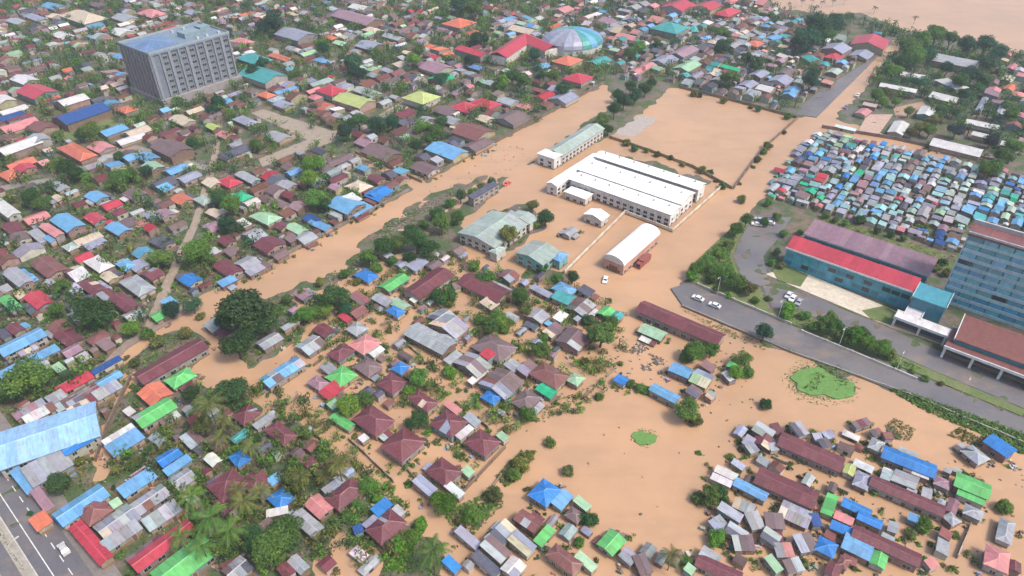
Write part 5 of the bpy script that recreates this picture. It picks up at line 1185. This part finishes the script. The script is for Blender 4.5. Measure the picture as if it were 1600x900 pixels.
# low weeds on the islets, verges and floating mats
wd = MB()
WEED = [([(1218,592),(1248,560),(1316,574),(1348,600),(1336,630),(1290,636),(1236,624)], 600, .3, (.12,.23,.06)), ([(984,690),(998,668),(1026,673),(1032,686),(1008,702)], 140, .3, TONE['n']), ([(1228,590),(1252,568),(1310,582),(1336,602),(1328,622),(1290,626),(1242,616)], 900, .28, (.12,.24,.06)), ([(990,690),(1000,673),(1022,677),(1025,686),(1008,697)], 120, .3, TONE['n']), ([(600,893),(625,860),(660,806),(668,822),(640,870),(630,893)], 1500, .45, TONE['b']),
        ([(775,745),(815,705),(838,705),(815,745),(790,762)], 900, .5, TONE['o']), ([(1382,665),(1400,653),(1430,672),(1420,690),(1390,685)], 250, .4, TONE['y']), ([(1480,680),(1500,668),(1540,690),(1530,700)], 250, .45, TONE['y']),
        ([(1390,610),(1410,612),(1600,680),(1640,700),(1600,712),(1540,682),(1450,645)], 2600, .55, TONE['n']), ([(1076,422),(1140,362),(1150,366),(1140,402),(1150,440),(1110,440)], 1800, .4, TONE['n']), ([(1215,492),(1250,492),(1440,578),(1430,584),(1240,508)], 1500, .4, TONE['n']),
        ([(1066,484),(1120,507),(1200,541),(1196,549),(1110,514)], 500, .4, TONE['o']), ([(560,800),(600,760),(640,790),(600,830)], 700, .4, TONE['n']), ([(690,800),(740,780),(775,760),(788,790),(745,830),(705,822)], 700, .45, TONE['n']), ([(840,640),(930,600),(940,606),(850,660)], 300, .4, TONE['o']),
        ([(1262,352),(1290,338),(1500,405),(1478,428),(1300,366)], 1600, .35, TONE['y']), ([(980,595),(1030,612),(1070,640),(1040,628),(985,606)], 500, .45, TONE['n']), ([(780,690),(700,790),(690,780),(770,690)], 500, .35, TONE['n']), ([(510,690),(560,750),(610,800),(600,806),(540,750)], 500, .4, TONE['n']),
        ([(0,824),(42,893),(36,893),(-4,832)], 300, .3, TONE['o'])]
for pl, n, s, tone in WEED:
    g = gpoly(pl); P = np.array([(p[0], p[1]) for p in g]); (x0, y0), (x1, y1) = P.min(0), P.max(0)
    pts = nrs.uniform((x0, y0), (x1, y1), (n*3, 2)); pts = pts[inpoly(pts[:, 0], pts[:, 1], g)][:n]
    for x, y in pts:
        z = max(gz(x, y), -.02)
        if OCC[int(min(max(y-OY,0),OH-1)), int(min(max(x-OX,0),OW-1))] == 2: z = .55
        leaf_quad(wd, (x, y, z+rnd.uniform(.03, .5 if s > .31 else .14)), (rnd.gauss(0, .6 if s > .31 else .25), rnd.gauss(0, .6 if s > .31 else .25), 1), s*rnd.uniform(.6, 1.2), jit(tone, .3))
gp = gpoly([(-60,280),(640,280),(800,330),(1000,470),(1620,650),(1620,930),(-260,930),(-260,600)]); P = np.array([(p[0], p[1]) for p in gp]); (x0, y0), (x1, y1) = P.min(0), P.max(0)
pts = nrs.uniform((x0, y0), (x1, y1), (150000, 2)); pts = pts[inpoly(pts[:, 0], pts[:, 1], gp)]; got = 0
for x, y in pts:
    if got > 26000: break
    a, b = int(x-OX), int(y-OY)
    if not (0 <= a < OW and 0 <= b < OH) or OCC[b, a] in (1, 2, 5) or gz(x, y) < .1: continue
    if math.sin(x*.21+1.3*math.sin(y*.13))+math.sin(y*.17+x*.07) < -.5: continue
    got += 1; leaf_quad(wd, (x, y, gz(x, y)+rnd.uniform(.05, .6)), (rnd.gauss(0, .6), rnd.gauss(0, .6), 1), rnd.uniform(.25, .6), jit(TONE[rnd.choice('nnoobdy')], .3))
tag(wd.build('weeds', MT['farleaf'], tint=True), 'low weeds and floating greenery on islets and verges', kind='stuff')

# driftwood and rubbish: along the trunk road strip, on the pond and between the sheds
db = MB()
def stick(x, y, z, col, l, w_, h_):
    a = rnd.uniform(0, 3.14); ca, sa = math.cos(a), math.sin(a)
    v = [(x+ca*dx*l-sa*dy*w_, y+sa*dx*l+ca*dy*w_, z+dz*h_) for dz in (0, 1) for dx, dy in ((-.5,-.5),(.5,-.5),(.5,.5),(-.5,.5))]
    db.add(v, [(0,3,2,1),(4,5,6,7),(0,1,5,4),(1,2,6,5),(2,3,7,6),(3,0,4,7)], col)
DBC = [(.14,.1,.07), (.2,.15,.11), (.1,.085,.07), (.3,.27,.24), (.22,.2,.16)]
for pl, n, l0, l1 in [([(590,385),(640,345),(720,300),(712,296),(640,330),(575,370)], 420, .25, .8), ([(480,450),(560,400),(600,385),(620,400),(560,440)], 160, .25, .8), ([(984,548),(1000,532),(1012,545),(998,556)], 60, .3, 1.3), ([(1014,552),(1034,560),(1038,572),(1024,570)], 50, .3, 1.3), ([(998,570),(1016,568),(1018,578),(1002,578)], 25, .3, 1.2), ([(860,660),(1000,640),(1090,700),(1100,800),(1020,850),(900,760)], 10, .2, .6),
                      ([(660,300),(800,225),(850,235),(720,318)], 50, .2, .5), ([(1100,640),(1600,720),(1600,893),(1100,893)], 160, .2, .7), ([(400,560),(950,460),(1000,560),(800,700),(500,720)], 150, .2, .7), ([(150,720),(320,640),(640,800),(640,893),(200,893)], 150, .2, .7), ([(960,545),(1180,530),(1180,640),(960,620)], 60, .2, .7), ([(-50,300),(640,200),(640,300),(340,455),(0,600)], 2200, .5, 2.0), ([(1205,285),(1290,212),(1600,285),(1600,352),(1500,398)], 1200, .4, 1.6)]:
    g = gpoly(pl); P = np.array([(p[0], p[1]) for p in g]); (x0, y0), (x1, y1) = P.min(0), P.max(0)
    pts = nrs.uniform((x0, y0), (x1, y1), (n*3, 2)); pts = pts[inpoly(pts[:, 0], pts[:, 1], g)][:n]
    for x, y in pts:
        a, b = int(x-OX), int(y-OY)
        if OCC[b, a] in (1, 2): continue
        stick(x, y, max(gz(x, y), 0)-.05, jit(rnd.choice(DBC), .3), rnd.uniform(l0, l1), rnd.uniform(.15, l0+.3), rnd.uniform(.1, .45))
for X, Y in CLUT:
    for _ in range(3): stick(X+rnd.gauss(0, .5), Y+rnd.gauss(0, .5), max(gz(X, Y), 0)-.05, jit(rnd.choice(DBC+[(.4,.38,.36), (.2,.3,.42), (.34,.16,.12)]), .3), rnd.uniform(.3, 1.5), rnd.uniform(.2, .9), rnd.uniform(.15, 1.0))
tag(db.build('driftwood_and_rubbish', MT['farroof'], tint=True), 'driftwood, planks and rubbish strewn over flood and yards', kind='stuff')

# ------------------------------------------------------------------ vehicles
def wheel_mesh():
    mb = MB(); n = 12
    for r_, x0, x1, mi in ((.33, -.1, .1, 0), (.19, -.11, .11, 1)):
        i0 = len(mb.v)
        vs = [(x, r_*math.cos(2*math.pi*i/n), r_*math.sin(2*math.pi*i/n)) for x in (x0, x1) for i in range(n)]
        mb.add(vs, [(i, (i+1) % n, (i+1) % n+n, i+n) for i in range(n)]+[tuple(range(n)), tuple(range(2*n-1, n-1, -1))], mi=mi)
    return mb.mesh('wheel', [MT['rubber'], MT['frame']])
WHEEL = wheel_mesh()
def car_body():
    prof = [(-2.1,.35),(-2.1,.75),(-1.95,.9),(-1.1,.95),(-.6,1.42),(.9,1.45),(1.5,.98),(2.05,.92),(2.12,.7),(2.12,.35)]
    mb = MB(); k = len(prof); ins = [0 if z < 1 else .14 for _, z in prof]
    mb.add([(x, -.85+i, z) for (x, z), i in zip(prof, ins)]+[(x, .85-i, z) for (x, z), i in zip(prof, ins)],
           [tuple(range(k)), tuple(range(2*k-1, k-1, -1))]+[(i, i+k, (i+1) % k+k, (i+1) % k) for i in range(k)])
    return mb.mesh('body', MT['car'])
def car_glass():
    mb = MB()
    mb.add([(-1.05,-.66,1.0),(-1.05,.66,1.0),(-.63,.58,1.4),(-.63,-.58,1.4)], [(0,1,2,3)]); mb.v = [(x-.03, y, z+.02) for x, y, z in mb.v]
    n = len(mb.v); mb.add([(1.47,-.66,1.02),(1.47,.66,1.02),(.95,.58,1.42),(.95,-.58,1.42)], [(3,2,1,0)])
    mb.v[n:] = [(x+.03, y, z+.02) for x, y, z in mb.v[n:]]
    for s in (-1, 1): mb.add([(-.85, s*.84, 1.0), (1.3, s*.84, 1.02), (.85, s*.735, 1.38), (-.55, s*.735, 1.36)], [(0,1,2,3)])
    return mb.mesh('windows', MT['glass'])
CB, CG = car_body(), car_glass()
_l = MB(); _l.box(-.03, .03, -.16, .16, -.08, .08); LAMP = _l.mesh('headlight', MT['line'])
def car(px, py, ang, col, label, z=None, name='car', cat='car'):
    p = gnd(px, py, .5); z = gz(p.x, p.y) if z is None else z
    root = empty(name, (p.x, p.y, z), ang)
    inst('body', CB, root, color=col); inst('windows', CG, root)
    for x in (-1.3, 1.3):
        for y in (-.8, .8): inst('wheel', WHEEL, root, (x, y, .33), (0, 0, math.pi/2))
    for y in (-.6, .6): inst('headlight', LAMP, root, (-2.11, y, .66))
    tag(root, label, cat)
HA = math.atan2(hd.y, hd.x); VA = GRID-math.pi/2
car(101, 860, HA, (.42,.42,.43), 'white car driving on the dual carriageway', .50)
car(946, 437, GRID+.4, (.72,.72,.72), 'white car stranded in water before the arched hall', -.12)
car(1090, 468, VA, (.7,.7,.7), 'white car parked at the head of hospital road', .50)
car(1116, 479, VA+.05, (.66,.68,.7), 'pale silver car parked behind the white car on hospital road', .50)
car(1238, 468, GRID, (.7,.7,.72), 'white car parked by the bright tree at the hospital drive', .46)
car(1248, 474, GRID, (.3,.32,.36), 'grey car parked by the bright tree at the hospital drive', .46)
car(1232, 463, GRID, (.5,.52,.55), 'silver car parked nearest the hospital lawn', .46)
for i, (x, y, c) in enumerate([(1186,345,(.4,.42,.46)),(1194,347,(.6,.6,.62)),(1190,352,(.2,.21,.24)),(1202,350,(.55,.56,.6)),(1182,352,(.7,.7,.7)),(1208,345,(.1,.1,.12))]):
    car(x, y, VA+.1*i, c, ['mid grey','pale grey','dark grey','light silver','white','black'][i]+' car parked at the top of access drive', .44)
for i, (x, y, c, n_) in enumerate([(1340,150,(.6,.6,.62),'pale'),(1362,120,(.5,.05,.05),'red'),(1390,90,(.1,.1,.12),'black'),(1322,168,(.2,.22,.3),'slate blue')]):
    car(x, y, GRID, c, n_+' car on the wet street towards the river', .42)
car(792, 287, GRID, (.6,.1,.1), 'dark red car beside the slate-grey market shed', -.1)
def truck(px, py, ang, col, label, z):
    p = gnd(px, py, 1); root = empty('truck', (p.x, p.y, z), ang)
    b = MB(); b.box(-1.6, 4.4, -1.15, 1.15, .9, 3.1); b.build('cargo_box', MT['car'], root, col)
    b = MB(); b.add([(-3.6,-1.05,.6),(-1.75,-1.05,.6),(-1.75,1.05,.6),(-3.6,1.05,.6),(-3.35,-.95,2.5),(-1.75,-1.0,2.6),(-1.75,1.0,2.6),(-3.35,.95,2.5),(-3.65,-1.05,1.4),(-3.65,1.05,1.4)],
            [(0,3,2,1),(4,5,6,7),(0,1,5,4,8),(2,3,9,7,6),(1,2,6,5),(0,8,9,3),(8,4,7,9)]); b.build('cab', MT['car'], root, col)
    b = MB(); b.add([(-3.66,-.9,1.5),(-3.66,.9,1.5),(-3.42,.82,2.3),(-3.42,-.82,2.3)], [(0,3,2,1)]); b.build('windscreen', MT['glass'], root)
    b = MB(); b.box(-3.4, 4.3, -.5, .5, .5, .85); b.build('chassis', MT['rubber'], root)
    for x in (-2.7, 2.0, 3.3):
        for y in (-.95, .95): inst('wheel', WHEEL, root, (x, y, .5), (0, 0, math.pi/2), (1.4, 1.5, 1.5))
    tag(root, label, 'truck')
truck(1004, 410, GRID, (.24,.07,.06), 'dark red truck parked beside the arched white hall', -.35)
# street lamps on the hospital road and carriageway
def lamp(px, py, ang, label, grp, z=.5):
    p = gnd(px, py); root = empty('street_lamp', (p.x, p.y, z), ang)
    m = MB(); m.tube([(0,0,0),(0,0,4),(0,0,7.6)], [.11,.09,.06], 7); m.build('pole', MT['frame'], root)
    m = MB(); m.tube([(0,0,7.5),(.8,0,8.0),(1.9,0,8.1)], [.05,.045,.04], 6); m.build('arm', MT['frame'], root)
    m = MB(); m.box(1.7, 2.5, -.16, .16, 8.02, 8.18); m.build('lamp_head', MT['frame'], root)
    tag(root, label, 'street lamp', grp)
for x, y in ((1120,462),(1215,499),(1310,542),(1400,579),(1500,620)): lamp(x, y, GRID+math.pi, 'slim grey street lamp on the hospital road verge', 'lamps on the hospital road verge', .58)
for x, y in ((6,838),(36,884)): lamp(x, y, GRID, 'slim grey street lamp on the carriageway median', 'lamps on the median', .6)
# dark water tanks and posts by the field
# ------------------------------------------------------------------ haze: a closed box of thin even air round the camera and everything
mb = MB(); mb.box(-3050, 3050, -550, 3250, -2.2, 158)
m = bpy.data.materials.new('haze_air'); m.use_nodes = True; t = m.node_tree; t.nodes.clear()
pv = t.nodes.new('ShaderNodeVolumePrincipled'); pv.inputs['Color'].default_value = (.8,.9,1,1); pv.inputs['Density'].default_value = .00018; pv.inputs['Anisotropy'].default_value = .1
om = t.nodes.new('ShaderNodeOutputMaterial'); t.links.new(pv.outputs[0], om.inputs['Volume'])
tag(mb.build('haze', m), 'thin bluish haze over the town', kind='stuff')
